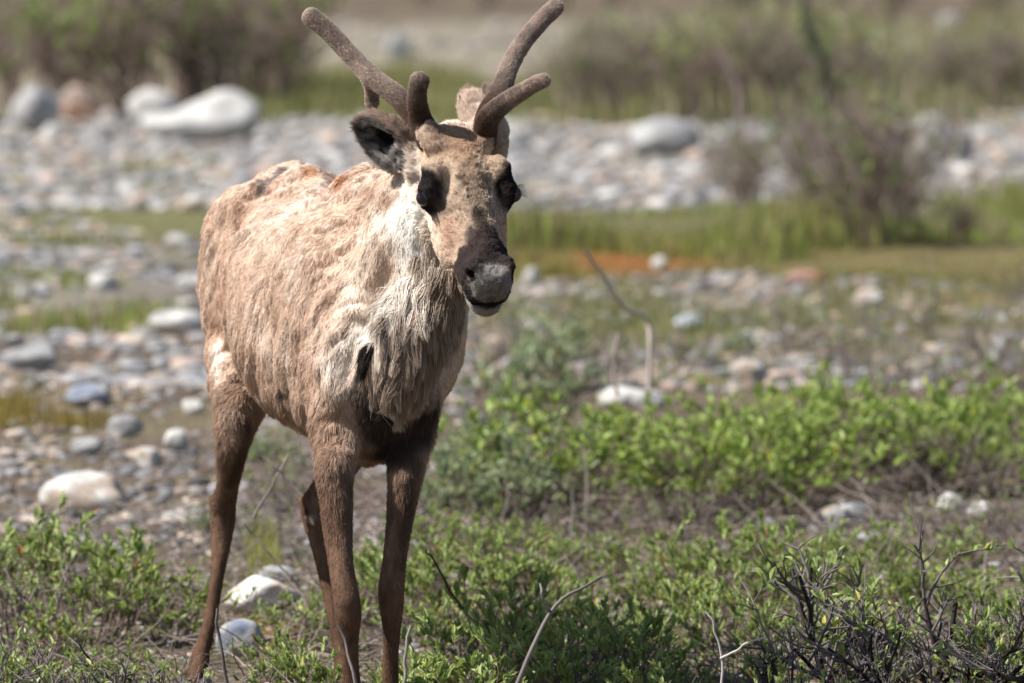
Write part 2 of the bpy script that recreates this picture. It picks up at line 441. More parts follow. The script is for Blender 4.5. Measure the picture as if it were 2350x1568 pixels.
def body_coords(P):
    q = P - BO
    return q @ BF, q @ BS, P[:, 2]
def head_coords(P):
    q = P - HP
    return q @ HA, q @ HS, q @ HU
def seg_dist(P, a, b):
    e = b - a; t = np.clip(((P - a) @ e) / (e @ e + 1e-12), 0, 1)
    return np.linalg.norm(P - a - t[:, None] * e, axis=1), t
def masks(P):
    """head, leg, torso weights"""
    t, sd, v = head_coords(P)
    dn, _ = seg_dist(P, Hd(0.0, 0, -0.06), Hd(0.36, 0, -0.05))
    mh = 1 - sstep(0.115, 0.150, dn)
    de, _ = seg_dist(P, W(950, 370, 14.92), W(842, 290, 14.98)); mh = np.maximum(mh, 1 - sstep(0.07, 0.085, de))
    de, _ = seg_dist(P, W(1120, 300, 14.95), W(1080, 222, 15.02)); mh = np.maximum(mh, 1 - sstep(0.05, 0.07, de))
    ml = (1 - sstep(0.50, 0.69, P[:, 2])) * (1 - mh)
    return mh, ml, np.clip(1 - mh - ml, 0, 1)

# fleece ridges on the torso and the neck
CD = unit(-0.42 * BF - 0.9 * BU); CX = unit(np.cross(CD, BS))
def ridge(P):
    a, b, c = P @ CD, P @ CX, P @ BS
    q = np.stack([a / 0.16, b / 0.030 + vnoise(P / 0.12, 5) * 1.5, c / 0.06], 1)
    r = fbm(q, 11, 2) - 0.5
    r2 = fbm(np.stack([a / 0.05, b / 0.022, c / 0.03], 1), 23, 2) - 0.5
    r3 = fbm(P / 0.10, 31, 2) - 0.5
    return 0.034 * r + 0.013 * r2 + 0.007 * r3
mh, ml, mt = masks(BV)
neckm = 1 - sstep(0.10, 0.20, np.min([seg_dist(BV, NECK[i], NECK[i + 1])[0] for i in range(1, 4)], axis=0))
disp = mt * ridge(BV) * (1 - 0.4 * neckm)  + mh * 0.0055 * (fbm(BV / 0.014, 43, 2) - 0.5)
BV = BV + BN * disp[:, None]
BN = vnormals(BV, BQ)
BVH = BVHTree.FromPolygons([tuple(v) for v in BV.tolist()], BQ.tolist())
def S(px, py):                                   # point of the coat seen at (px, py)
    d = Vector(ray(px, py)).normalized()
    h = BVH.ray_cast(Vector((0, 0, CAM_H)), d)
    return np.array(h[0]) if h[0] is not None else W(px, py, 14.95)

# coat colours: strokes of colour laid on the coat (the animal's own markings, plus shade painted on the legs and in a crease)
C = dict(tan=(0.61, 0.455, 0.35), pale=(0.80, 0.68, 0.575), white=(0.86, 0.815, 0.745), brown=(0.34, 0.215, 0.145), rust=(0.42, 0.20, 0.095), dark=(0.045, 0.030, 0.024),
         leg=(0.19, 0.115, 0.076), grey=(0.27, 0.215, 0.18), black=(0.012, 0.010, 0.010), face=(0.50, 0.375, 0.275), muz=(0.30, 0.27, 0.24), slate=(0.13, 0.11, 0.11), redleg=(0.11, 0.058, 0.036))
def mirb(p):
    q = p - BO; return p - 2 * BS * (q @ BS)
def mirh(p):
    q = p - HP; return p - 2 * HS * (q @ HS)
STROKES = []
def stroke(pts, r, col, a=1.0, soft=0.5, mir=None, nz=0.35):
    P = [S(x, y) for x, y in pts]
    STROKES.append((P, r * px2m, np.array(C[col] if isinstance(col, str) else col), a, soft, nz))
    if mir: STROKES.append(([mir(p) for p in P], r * px2m, np.array(C[col] if isinstance(col, str) else col), a, soft, nz))
def hstroke(pts, r, col, a=1.0, soft=0.5, nz=0.35, both=True):      # points given on the head as (t, side, v)
    for sg in ((1, -1) if both else (1,)):
        STROKES.append(([Hd(t, s * sg, v) for t, s, v in pts], r, np.array(C[col] if isinstance(col, str) else col), a, soft, nz))
# torso
stroke([(680, 480), (620, 800)], 70, 'pale', 0.55, 0.9)
stroke([(690, 560), (665, 760), (680, 960)], 20, 'pale', 0.6, 0.95, nz=1.2)
stroke([(560, 470), (520, 640), (500, 760)], 45, (0.55, 0.36, 0.26), 0.5, 0.9)
stroke([(600, 430), (650, 395)], 22, 'slate', 0.85, 0.5)
stroke([(545, 470), (590, 425)], 12, 'brown', 0.6, 0.6)
stroke([(710, 390), (790, 420)], 24, 'rust', 0.85, 0.7)
stroke([(790, 395), (830, 410)], 10, 'brown', 0.8, 0.6)
stroke([(840, 440), (905, 465)], 22, (0.30, 0.17, 0.11), 0.75, 0.7)
stroke([(800, 480), (760, 620)], 50, (0.66, 0.48, 0.36), 0.5, 0.9)
stroke([(880, 520), (830, 560), (800, 700)], 34, (0.84, 0.72, 0.60), 0.6, 0.9)
stroke([(500, 740), (480, 720)], 22, 'brown', 0.4, 0.7)
stroke([(495, 800), (505, 860)], 26, 'pale', 0.9, 0.7)
stroke([(560, 900), (640, 950), (700, 1000)], 38, 'brown', 0.55, 0.9, mirb)
stroke([(640, 905), (655, 900)], 12, 'dark', 0.8, 0.5)
stroke([(760, 830), (780, 760), (790, 880)], 50, 'pale', 0.5, 0.95)
stroke([(760, 830), (790, 800)], 35, 'pale', 0.5, 0.9, nz=1.0)
# neck
stroke([(915, 495), (945, 510), (945, 600), (905, 690)], 50, 'white', 1.0, 0.6, mirb)
stroke([(890, 690), (850, 770)], 58, 'white', 0.95, 0.7, mirb)
stroke([(830, 780), (770, 850)], 42, (0.84, 0.75, 0.66), 0.6, 0.95, mirb)
stroke([(985, 520), (1000, 600)], 30, (0.80, 0.68, 0.56), 0.9, 0.7, mirb)
stroke([(870, 560), (890, 610), (850, 650)], 16, 'brown', 0.55, 0.8)
stroke([(1000, 650), (1010, 740), (970, 800)], 40, 'grey', 0.6, 0.8, mirb)
stroke([(1030, 800), (1035, 900)], 45, 'grey', 0.6, 0.9)
stroke([(930, 790), (930, 870)], 45, (0.40, 0.32, 0.26), 0.8, 0.8)
stroke([(905, 905), (925, 950)], 28, (0.33, 0.25, 0.19), 0.8, 0.8)
stroke([(815, 885), (830, 850), (848, 800)], 12, 'black', 0.9, 0.6, nz=0.7)
stroke([(790, 760), (820, 720)], 8, 'brown', 0.6, 0.6)
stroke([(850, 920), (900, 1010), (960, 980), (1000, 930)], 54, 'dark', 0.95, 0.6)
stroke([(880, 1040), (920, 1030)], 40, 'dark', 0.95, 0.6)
stroke([(990, 700), (985, 800), (1000, 900)], 26, (0.36, 0.28, 0.22), 0.7, 0.9)
stroke([(1050, 780), (1045, 930)], 30, (0.30, 0.235, 0.19), 0.7, 0.9)
stroke([(880, 850), (860, 900)], 22, (0.42, 0.33, 0.26), 0.7, 0.9)
stroke([(735, 850), (728, 930)], 7, 'dark', 0.7, 0.5)  # shade in the crease between shoulder and belly, painted as a dark line
# legs
stroke([(760, 960), (770, 1030)], 45, (0.40, 0.26, 0.18), 0.7, 0.9)
stroke([(790, 1080), (800, 1180), (815, 1290)], 16, (0.12, 0.085, 0.07), 0.6, 0.7)  # painted shade on the right front leg, side away from the sun
stroke([(950, 1060), (935, 1180), (920, 1300)], 16, 'dark', 0.6, 0.7)  # shaded side of the left front leg, darkened in the colour
stroke([(560, 960), (555, 1040), (530, 1110)], 20, 'dark', 0.6, 0.7)  # shade painted down the right hind leg, away from the sun
stroke([(718, 1180), (725, 1140)], 16, (0.26, 0.22, 0.18), 0.8, 0.6)
stroke([(706, 1200), (704, 1170)], 8, 'black', 0.9, 0.5)
# head
hstroke([(0.03, 0.0, 0.01), (0.07, 0.02, 0.01)], 0.05, (0.32, 0.20, 0.12), 0.7, 0.9, nz=0.9)
hstroke([(0.0, 0.05, 0.0), (0.04, 0.07, -0.02)], 0.02, (0.20, 0.12, 0.08), 0.6, 0.9, nz=0.9)
hstroke([(-0.035, 0.0, -0.02), (-0.03, 0.03, -0.02)], 0.020, 'pale', 0.8, 0.9, nz=1.3)
hstroke([(0.09, 0.04, 0.015), (0.12, 0.04, 0.01)], 0.022, (0.60, 0.46, 0.33), 0.7, 0.9, nz=0.9)
hstroke([(0.09, 0.0, 0.015), (0.13, 0.0, 0.01)], 0.022, (0.30, 0.21, 0.14), 0.6, 0.9, nz=0.9)
hstroke([(0.145, 0.0, 0.015), (0.19, 0.01, 0.01)], 0.036, (0.30, 0.22, 0.15), 0.55, 0.9, nz=0.9)
hstroke([(0.20, 0.035, 0.0), (0.24, 0.03, 0.0)], 0.012, (0.30, 0.19, 0.13), 0.5, 0.9, nz=0.9)
hstroke([(0.118, 0.088, -0.022), (0.150, 0.086, -0.034)], 0.038, (0.020, 0.016, 0.015), 1.0, 0.3, nz=0.35)
hstroke([(0.165, 0.07, -0.02), (0.18, 0.065, -0.03)], 0.014, (0.05, 0.035, 0.03), 0.8, 0.7, nz=0.8)
hstroke([(0.185, 0.06, -0.02)], 0.022, (0.20, 0.15, 0.11), 0.7, 0.9)
hstroke([(0.22, 0.05, -0.04), (0.25, 0.05, -0.06)], 0.03, (0.50, 0.31, 0.215), 0.8, 0.9)
hstroke([(0.20, 0.09, -0.12), (0.27, 0.06, -0.10)], 0.035, (0.60, 0.45, 0.34), 0.8, 0.9)
hstroke([(0.22, 0.0, 0.003), (0.28, 0.0, 0.0)], 0.014, (0.06, 0.045, 0.035), 0.9, 0.6)
hstroke([(0.285, 0.0, 0.0), (0.315, 0.03, -0.01), (0.325, 0.05, -0.05)], 0.026, (0.035, 0.025, 0.022), 1.0, 0.35)
hstroke([(0.33, 0.05, -0.07)], 0.022, (0.05, 0.035, 0.03), 1.0, 0.5)
hstroke([(0.30, 0.05, -0.015), (0.335, 0.062, -0.035), (0.345, 0.062, -0.075)], 0.031, (0.045, 0.032, 0.030), 1.0, 0.35)
hstroke([(0.27, 0.02, 0.0), (0.31, 0.0, 0.0), (0.335, 0.02, 0.0)], 0.026, (0.05, 0.035, 0.032), 0.95, 0.5)
hstroke([(0.362, 0.0, -0.005), (0.372, 0.030, -0.025), (0.385, 0.026, -0.045), (0.385, 0.0, -0.05)], 0.023, 'muz', 1.0, 0.5)
hstroke([(0.388, 0.0, -0.03), (0.392, 0.0, -0.06)], 0.013, (0.10, 0.085, 0.075), 0.8, 0.7)
hstroke([(0.36, 0.04, -0.066), (0.375, 0.0, -0.105)], 0.020, (0.22, 0.20, 0.18), 0.8, 0.6)
hstroke([(0.385, 0.04, -0.078), (0.40, 0.0, -0.078)], 0.007, 'black', 1.0, 0.5)
hstroke([(0.368, 0.046, -0.012), (0.345, 0.055, -0.02)], 0.010, 'black', 1.0, 0.4)
hstroke([(0.370, 0.0, -0.124), (0.34, 0.0, -0.128)], 0.010, 'dark', 1.0, 0.5)

def paint(P):
    s, sd, z = body_coords(P)
    t, hs, hv = head_coords(P)
    mh_, ml_, mt_ = masks(P)
    n1 = fbm(P / 0.07, 61, 3); n2 = vnoise(P / 0.018, 71)
    tan = np.array(C['tan']); c = np.ones((len(P), 3)) * tan
    def over(w, col):
        nonlocal c
        c = c * (1 - w[:, None]) + np.array(col) * w[:, None]
    over(0.35 * sstep(0.40, 0.80, n1), C['pale'])
    over(0.15 * (1 - sstep(0.30, 0.50, n1)), (0.54, 0.37, 0.27))
    over((1 - sstep(0.62, 0.86, z)) * 0.55, C['brown'])
    over(ml_, C['leg'])
    over(ml_ * (1 - sstep(0.25, 0.45, z)) * 0.6, C['redleg'])
    over(ml_ * (1 - sstep(0.04, 0.30, z)) * 0.5, (0.09, 0.05, 0.03))
    nk = 1 - sstep(0.125, 0.20, np.min([seg_dist(P, NECK[i], NECK[i + 1])[0] for i in range(0, 4)], axis=0) + 0.05 * (n1 - 0.5))
    over(nk * (1 - mh_) * 0.75, (0.70, 0.58, 0.475))
    over(mh_ * sstep(-0.08, 0.03, t), C['face'])
    over(mh_ * (1 - sstep(-0.10, -0.06, hv + 0.03 * (n1 - 0.5))) * (1 - sstep(0.20, 0.26, t)) * 0.7, (0.82, 0.72, 0.62))
    warp = np.stack([vnoise(P / 0.03, 81 + j) - 0.5 for j in range(3)], 1) * 0.03 + np.stack([vnoise(P / 0.01, 91 + j) - 0.5 for j in range(3)], 1) * 0.010
    for pts, r, col, a, soft, nz in STROKES:
        R = r * 1.6 + 0.03
        Pm = np.mean(pts, axis=0); ext = max(np.linalg.norm(p - Pm) for p in pts) + R
        near = np.linalg.norm(P - Pm, axis=1) < ext
        if not near.any(): continue
        Q = P[near] + warp[near] * nz
        d = np.min([seg_dist(Q, pts[i], pts[min(i + 1, len(pts) - 1)])[0] for i in range(max(1, len(pts) - 1))], axis=0)
        w = a * (1 - sstep(r * (1 - soft), r * (1 + soft * 0.6), d))
        c[near] = c[near] * (1 - w[:, None]) + col * w[:, None]
    tj = t + 0.012 * (vnoise(P / 0.012, 121) - 0.5)
    over(mh_ * sstep(0.295, 0.315, tj + np.clip(np.abs(hs) * 0.15, 0, 0.02)) * sstep(-0.098, -0.088, hv), (0.040, 0.029, 0.027))
    pd = np.sqrt((hs / 0.042) ** 2 + ((hv + 0.026) / 0.042) ** 2) + 0.25 * (vnoise(P / 0.006, 123) - 0.5)
    over(mh_ * sstep(0.350, 0.364, t + 0.010 * (1 - sstep(0.0, 0.03, np.abs(hs)))) * (1 - sstep(0.85, 1.15, pd)) * sstep(-0.098, -0.088, hv), (0.26, 0.235, 0.21))
    over(mh_ * sstep(0.37, 0.385, t) * (1 - sstep(0.2, 0.75, np.sqrt((hs / 0.022) ** 2 + ((hv + 0.050) / 0.03) ** 2))) * 0.8, (0.10, 0.09, 0.085))
    over(mh_ * sstep(0.31, 0.34, t) * (1 - sstep(-0.088, -0.080, hv)) * sstep(-0.122, -0.110, hv) * (1 - sstep(0.030, 0.044, np.abs(hs))) , (0.33, 0.30, 0.27))
    over(mh_ * sstep(0.29, 0.33, t) * (1 - sstep(-0.088, -0.080, hv)) * sstep(0.036, 0.046, np.abs(hs)), (0.07, 0.055, 0.05))
    over(mh_ * sstep(0.33, 0.35, t) * (1 - sstep(-0.122, -0.112, hv)), (0.05, 0.04, 0.035))
    mo = np.exp(-((hv + 0.0765) / 0.004) ** 2) * sstep(0.375, 0.388, t) * mh_; over(mo, C['black'])
    for sg in (-1, 1):
        dn_ = np.sqrt(((hs - sg * 0.044) / 0.013) ** 2 + ((t - 0.366) / 0.018) ** 2 + ((hv + 0.014) / 0.012) ** 2); over((1 - sstep(0.8, 1.2, dn_)), C['black'])
    c = c * (1 + mh_ * 0.45 * (vnoise(P / 0.0045, 125) - 0.5) + mh_ * 0.3 * (vnoise(P / 0.013, 126) - 0.5))[:, None]
    # ears: dark inside, paler rim hairs
    for (E, base, tip, wid) in ((EARR, W(962, 378, 14.92), W(842, 290, 14.98), 0.054), (EARL, W(1120, 300, 14.95), W(1080, 222, 15.02), 0.034)):
        ax, wv, nv = E; L = np.linalg.norm(tip - base); q = P - (base + ax * L * 0.54)
        x, y, n = (q @ ax) / (L * 0.56), (q @ wv) / wid, (q @ nv) / (wid * 0.62)
        e = np.sqrt(x * x + y * y); inn = (e < 1.15) & (np.abs(n) < 1.3)
        ins = inn & (n > -0.86 * np.sqrt(np.clip(1 - e * e, 0, 1)) + 0.0) & (e < 0.9)
        w = np.where(inn & (x > -0.75), 1.0, 0.0); over(w * 0.9, (0.20, 0.135, 0.10) if wid > 0.04 else (0.42, 0.31, 0.24))
        w = np.where(ins, 1.0, 0.0) * (1 - sstep(0.85, 0.95, e)); over(w, (0.05, 0.045, 0.042))
        w = np.where(ins, 1.0, 0.0) * np.exp(-((e - 0.64) / 0.17) ** 2) * sstep(0.35, 0.6, vnoise(P / 0.012, 99)); over(w * 0.9, (0.46, 0.42, 0.37))
        over(np.where(ins, 1.0, 0.0) * (1 - sstep(0.28, 0.45, e)), C['black'])
    c *= (0.86 + 0.28 * n2)[:, None]
    st_ = vnoise(P * np.array([1 / 0.006, 1 / 0.006, 1 / 0.035]), 77); c *= (1 + ml_ * 0.5 * (st_ - 0.5) + ml_ * 0.5 * (n1 - 0.5))[:, None]
    # dark flecks on the bridge of the nose
    fl = mh_ * sstep(0.62, 0.78, vnoise(P / 0.0075, 111)) * np.exp(-((t - 0.165) / 0.05) ** 2) * np.exp(-(hs / 0.05) ** 2)
    over(np.clip(fl * 1.3, 0, 0.9), C['dark'])
    return np.clip(c, 0.004, 0.9)

caribou = link('caribou', None, loc=tuple(B(0.55, 0, 0)))
tag(caribou, 'tan and brown caribou with velvet antlers and a white neck, shedding its coat', 'caribou')
CO = np.array(caribou.location)
me = mesh_np('body', BV - CO, [BQ], [M_SKIN], paint(BV) * 0.8)
body = link('body', me, caribou)

# --- hair as curves
def hair(name, parent, V, Q, N, counts_density, length, radius, direc, colour, lift, clump, seed=1, npt=4, org=CO, per=22, mat=None, grav=0.12):
    r = np.random.default_rng(seed)
    T = np.concatenate([Q[:, [0, 1, 2]], Q[:, [0, 2, 3]]])
    A = np.linalg.norm(np.cross(V[T[:, 1]] - V[T[:, 0]], V[T[:, 2]] - V[T[:, 0]]), axis=1) / 2
    cen = V[T].mean(1)
    den = counts_density(cen)
    w = A * den; n = int(w.sum())
    ti = r.choice(len(T), n, p=w / w.sum())
    u, v = r.random(n), r.random(n); f = u + v > 1; u[f] = 1 - u[f]; v[f] = 1 - v[f]
    a, b, c = T[ti, 0], T[ti, 1], T[ti, 2]
    P = V[a] * (1 - u - v)[:, None] + V[b] * u[:, None] + V[c] * v[:, None]
    Nn = unit(N[a] * (1 - u - v)[:, None] + N[b] * u[:, None] + N[c] * v[:, None])
    L = length(P) * (0.7 + 0.6 * r.random(n)); R = radius(P)
    D = direc(P, Nn); D = unit(D - Nn * (D * Nn).sum(1)[:, None])
    jit = r.normal(0, 0.16, (n, 3)); D = unit(D + jit)
    lf = lift(P) * (0.6 + 0.8 * r.random(n))
    D1 = unit(D + Nn * (lf * 1.8)[:, None]); D2 = unit(D + Nn * (lf * 0.5)[:, None] + np.array([0, 0, -grav]))
    pts = np.zeros((n, npt, 3)); pts[:, 0] = P - Nn * 0.001
    for k in range(1, npt):
        tt = k / (npt - 1); dd = unit(D1 * (1 - tt) + D2 * tt)
        pts[:, k] = pts[:, k - 1] + dd * (L / (npt - 1))[:, None]
    # clumps: tips drawn towards a neighbour's tip
    cl = clump(P)
    m = max(1, n // per); ci = r.choice(n, m, replace=False)
    kd = kdtree.KDTree(m)
    for i in range(m): kd.insert(P[ci[i]].tolist(), i)
    kd.balance()
    Pn = (P + r.normal(0, 0.001, P.shape)).tolist()
    near = np.fromiter((ci[kd.find(p)[1]] for p in Pn), dtype=np.int64, count=n)
    for k in range(1, npt):
        tt = k / (npt - 1)
        tgt = pts[near, k]; w_ = (cl * tt ** 1.2)[:, None]
        lim = np.linalg.norm(tgt - pts[:, k], axis=1) < 0.03 + L * 0.5
        w_ = w_ * lim[:, None]
        pts[:, k] = pts[:, k] * (1 - w_) + tgt * w_
    hc = bpy.data.hair_curves.new(name); hc.add_curves([npt] * n)
    hc.attributes['position'].data.foreach_set('vector', (pts - org).astype(np.float32).ravel())
    ra = hc.attributes.get('radius') or hc.attributes.new('radius', 'FLOAT', 'POINT')
    prof = np.array([1.0, 0.95, 0.7, 0.15]) if npt == 4 else np.linspace(1, 0, npt) ** 0.6 * 0.9 + 0.1
    ra.data.foreach_set('value', (R[:, None] * prof[None]).astype(np.float32).ravel())
    cc = np.ones((n, 4), dtype=np.float32)
    cc[:, :3] = np.clip(colour(P) * (0.78 + 0.44 * r.random(n))[:, None] * (0.9 + 0.2 * r.random(n))[near][:, None], 0, 0.95)
    ca = hc.attributes.new('col', 'FLOAT_COLOR', 'CURVE'); ca.data.foreach_set('color', cc.ravel())
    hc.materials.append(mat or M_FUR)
    return link(name, hc, parent), n

MANE = [W(955, 740, 14.93), W(925, 930, 14.97)]
def mane_m(P): return 1 - sstep(0.07, 0.13, seg_dist(P, MANE[0], MANE[1])[0])
def f_den(P):
    a, b, c = masks(P); z = P[:, 2]
    return (a * 900000 + b * 380000 + c * 230000) * np.where(z < 0.05, 0.3, 1)
def f_len(P):
    a, b, c = masks(P); m = mane_m(P); t, hs, hv = head_coords(P)
    base = c * (0.0120 + 0.007 * (vnoise(P / 0.04, 5) - 0.4)) + b * (0.0075 + 0.012 * sstep(0.35, 0.62, P[:, 2])) + a * (0.0070 + 0.012 * (1 - sstep(-0.05, 0.02, t)) + 0.004 * (1 - sstep(-0.12, -0.06, hv)))
    base = base + c * 0.010 * (1 - sstep(0.64, 0.76, P[:, 2]))
    base = base + 0.003 * ear_m(P)
    return base * (1 - m) + m * 0.030
def ear_m(P):
    return np.maximum(1 - sstep(0.055, 0.075, seg_dist(P, W(930, 360, 14.92), W(842, 290, 14.98))[0]), 1 - sstep(0.03, 0.05, seg_dist(P, W(1110, 290, 14.95), W(1080, 222, 15.02))[0]))
def f_rad(P):
    a, b, c = masks(P)
    return a * 0.00036 + b * 0.00036 + c * 0.00040 + mane_m(P) * 0.0001
def f_dir(P, N):
    a, b, c = masks(P)
    t, hs, hv = head_coords(P)
    dt = -0.50 * BF - 0.85 * BU
    nk = 1 - sstep(0.12, 0.2, np.min([seg_dist(P, NECK[i], NECK[i + 1])[0] for i in range(1, 4)], axis=0))
    dn = np.array([-0.25, 0.15, -1.0])
    D = c[:, None] * (dt * (1 - nk)[:, None] + dn * nk[:, None]) + b[:, None] * np.array([0.0, 0.05, -1.0]) + (ear_m(P) * 1.5)[:, None] * np.array([-0.6, 0.1, 0.35]) + a[:, None] * (-HA * 1.0 + HS * 0.5 * np.sign(hs)[:, None] * sstep(0.01, 0.05, np.abs(hs))[:, None])
    sw = np.stack([vnoise(P / 0.05, 201 + j) - 0.5 for j in range(3)], 1) * 0.9
    return D + sw * (c + 0.3 * b)[:, None]
def f_lift(P):
    a, b, c = masks(P); return a * 0.24 + b * 0.10 + c * 0.20
def f_cl(P):
    a, b, c = masks(P); return a * 0.38 + b * 0.15 + c * 0.38 + 0.25 * mane_m(P)
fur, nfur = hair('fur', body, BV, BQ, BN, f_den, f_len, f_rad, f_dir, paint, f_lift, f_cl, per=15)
# long hair hanging from the throat and the breast
MLINE = [W(985, 660, 14.90), W(955, 740, 14.89), W(935, 830, 14.88), W(925, 890, 14.90)]
GASH = [S(822, 880), S(850, 805)]
def m_w(P): return (seg_dist(P, GASH[0], GASH[1])[0] > 0.016) * 1.0 * (seg_dist(P, GASH[0] + BU * 0.05, GASH[1] + BU * 0.03)[0] > 0.014) * (1 - sstep(0.045, 0.10, np.min([seg_dist(P, MLINE[i], MLINE[i + 1])[0] for i in range(3)], axis=0)))
def m_col(P):
    n = vnoise(P / 0.016, 151); n2 = vnoise(P / 0.05, 152); w = sstep(0.35, 0.75, 0.6 * n + 0.4 * n2 + 0.50 * sstep(0.84, 1.0, P[:, 2]) - 0.24 - 4.0 * (P[:, 0] + 0.235))[:, None]
    c = np.array((0.30, 0.225, 0.17)) * (1 - w) + np.array((0.86, 0.77, 0.67)) * w
    g = 1 - sstep(0.010, 0.018, seg_dist(P, GASH[0], GASH[1])[0])
    return c * (1 - g[:, None]) + 0.015 * g[:, None]
hair('mane', body, BV, BQ, BN, lambda P: m_w(P) * 110000.0 * (P[:, 1] < 15.2), lambda P: 0.046 + 0.036 * vnoise(P / 0.03, 155) * (1 - 0.4 * sstep(0.85, 1.0, P[:, 2])), lambda P: np.full(len(P), 0.0006),
     lambda P, N: np.ones((len(P), 1)) * np.array([-0.12, 0.06, -1.0]) + (np.stack([vnoise(P / 0.04, 161 + j) - 0.5 for j in range(3)], 1)) * 0.7, m_col, lambda P: np.full(len(P), 0.28), lambda P: np.full(len(P), 0.75), seed=9, npt=7, per=45, grav=0.9)
hair('dark_tuft', body, BV, BQ, BN, lambda P: 1000000.0 * (seg_dist(P, S(852, 795), S(838, 835))[0] < 0.007 + 0.005 * vnoise(P / 0.008, 3)), lambda P: 0.018 + 0.028 * vnoise(P / 0.006, 4), lambda P: np.full(len(P), 0.0005),
     lambda P, N: np.ones((len(P), 1)) * np.array([-0.5, 0.0, -1.0]), lambda P: np.array((0.035, 0.026, 0.022)) * (0.3 + 1.4 * vnoise(P / 0.005, 6))[:, None], lambda P: np.full(len(P), 0.5), lambda P: np.full(len(P), 0.45), seed=19, npt=6, per=30, grav=0.6)
print('fur', nfur, 'verts', len(BV))

# --- eyes
def simple_mat(name, col, rough=0.5, spec=0.5):
    m, n, o = new_mat(name); p = n.nodes.new('ShaderNodeBsdfPrincipled'); n.links.new(p.outputs[0], o.inputs['Surface'])
    no = n.nodes.new('ShaderNodeTexNoise'); no.inputs['Scale'].default_value = 25
    tc = n.nodes.new('ShaderNodeTexCoord'); n.links.new(tc.outputs['Object'], no.inputs['Vector'])
    mr = n.nodes.new('ShaderNodeMix'); mr.data_type = 'RGBA'
    mr.inputs[6].default_value = (*[c * 0.75 for c in col], 1); mr.inputs[7].default_value = (*[c * 1.25 for c in col], 1)
    n.links.new(no.outputs['Fac'], mr.inputs[0]); n.links.new(mr.outputs[2], p.inputs['Base Color'])
    p.inputs['Roughness'].default_value = rough; p.inputs['Specular IOR Level'].default_value = spec
    return m
M_EYE = simple_mat('eye_gloss', (0.012, 0.009, 0.010), 0.06, 0.8)
M_HOOF = simple_mat('hoof_horn', (0.03, 0.025, 0.022), 0.45, 0.4)
def sphere_np(seg=24, ring=14):
    V = [(0, 0, 1)]; 
    for i in range(1, ring):
        p = math.pi * i / ring
        for j in range(seg):
            q = 2 * math.pi * j / seg; V.append((math.sin(p) * math.cos(q), math.sin(p) * math.sin(q), math.cos(p)))
    V.append((0, 0, -1)); T = []; Qd = []
    for j in range(seg):
        T.append((0, 1 + j, 1 + (j + 1) % seg)); l = 1 + (ring - 2) * seg
        T.append((len(V) - 1, l + (j + 1) % seg, l + j))
        for i in range(ring - 2):
            a = 1 + i * seg; Qd.append((a + j, a + seg + j, a + seg + (j + 1) % seg, a + (j + 1) % seg))
    return np.array(V, float), np.array(T), np.array(Qd)
sv_, st_, sq_ = sphere_np()
def tube_np(polys, sides=4):
    V = []; F = []; b = 0; th = np.linspace(0, 2 * math.pi, sides, endpoint=False)
    for P, R in polys:
        n = len(P); t = unit(np.gradient(P, axis=0)); u = unit(np.cross(t, np.array([0.3, 0.9, 0.1]))); v = np.cross(t, u)
        V.append((P[:, None] + R[:, None, None] * (np.cos(th)[None, :, None] * u[:, None] + np.sin(th)[None, :, None] * v[:, None])).reshape(-1, 3))
        i = np.arange(n - 1)[:, None] * sides + np.arange(sides)[None]; j = np.arange(n - 1)[:, None] * sides + (np.arange(sides)[None] + 1) % sides
        F.append(np.stack([i, j, j + sides, i + sides], -1).reshape(-1, 4) + b); b += n * sides
    return np.concatenate(V), np.concatenate(F)
for sd in (-1, 1):
    c = Hd(0.146, sd * 0.0960, -0.033)
    e = link('eye', mesh_np('eye', sv_ * 0.0165, [st_, sq_], [M_EYE]), body, tuple(c - CO))
    lash = []
    for k in range(11):
        u = (k - 5) / 5.0; p = c + HU * 0.013 + HA * (u * 0.011) + HS * sd * 0.004
        d = unit(HU * 0.35 + HS * sd * 0.9 + HA * (u * 0.35 + 0.1)); q = np.array([p + d * t_ - BU * 0.012 * (t_ / 0.02) ** 2 * 0.4 for t_ in (0, 0.007, 0.014, 0.021)])
        lash.append((q - CO, np.array([0.0008, 0.0007, 0.0005, 0.0002])))
    lv, lf_ = tube_np(lash); link('eyelash', mesh_np('eyelash', lv, [lf_], [M_EYE]), body)
# --- hooves
for nm in ('RF', 'LF', 'RH', 'LH'):
    P, R = LEGS[nm]; p = P[-1]
    for sd in (-1, 1):
        rings = []; nr = 20
        for (zz, fw, wd, off) in ((0.052, 0.026, 0.017, 0.0), (0.03, 0.036, 0.021, 0.008), (0.0, 0.048, 0.025, 0.016)):
            th = np.linspace(0, 2 * math.pi, nr, endpoint=False)
            rings.append(np.stack([p[0] + BF[0] * (np.cos(th) * fw + off) + BS[0] * (np.sin(th) * wd + sd * 0.022), p[1] + BF[1] * (np.cos(th) * fw + off) + BS[1] * (np.sin(th) * wd + sd * 0.022), np.full(nr, max(0.0, p[2] - 0.052) + zz)], 1))
        V = np.concatenate(rings + [rings[0].mean(0)[None] + [0, 0, 0.006], rings[2].mean(0)[None]])
        F = []
        Tt = []
        for j in range(nr):
            j2 = (j + 1) % nr
            F += [(j2, j, nr + j, nr + j2), (nr + j2, nr + j, 2 * nr + j, 2 * nr + j2)]
            Tt += [(3 * nr, j, j2), (3 * nr + 1, 2 * nr + j2, 2 * nr + j)]
        link('hoof', mesh_np('hoof', V - CO, [np.array(F), np.array(Tt)], [M_HOOF]), caribou)

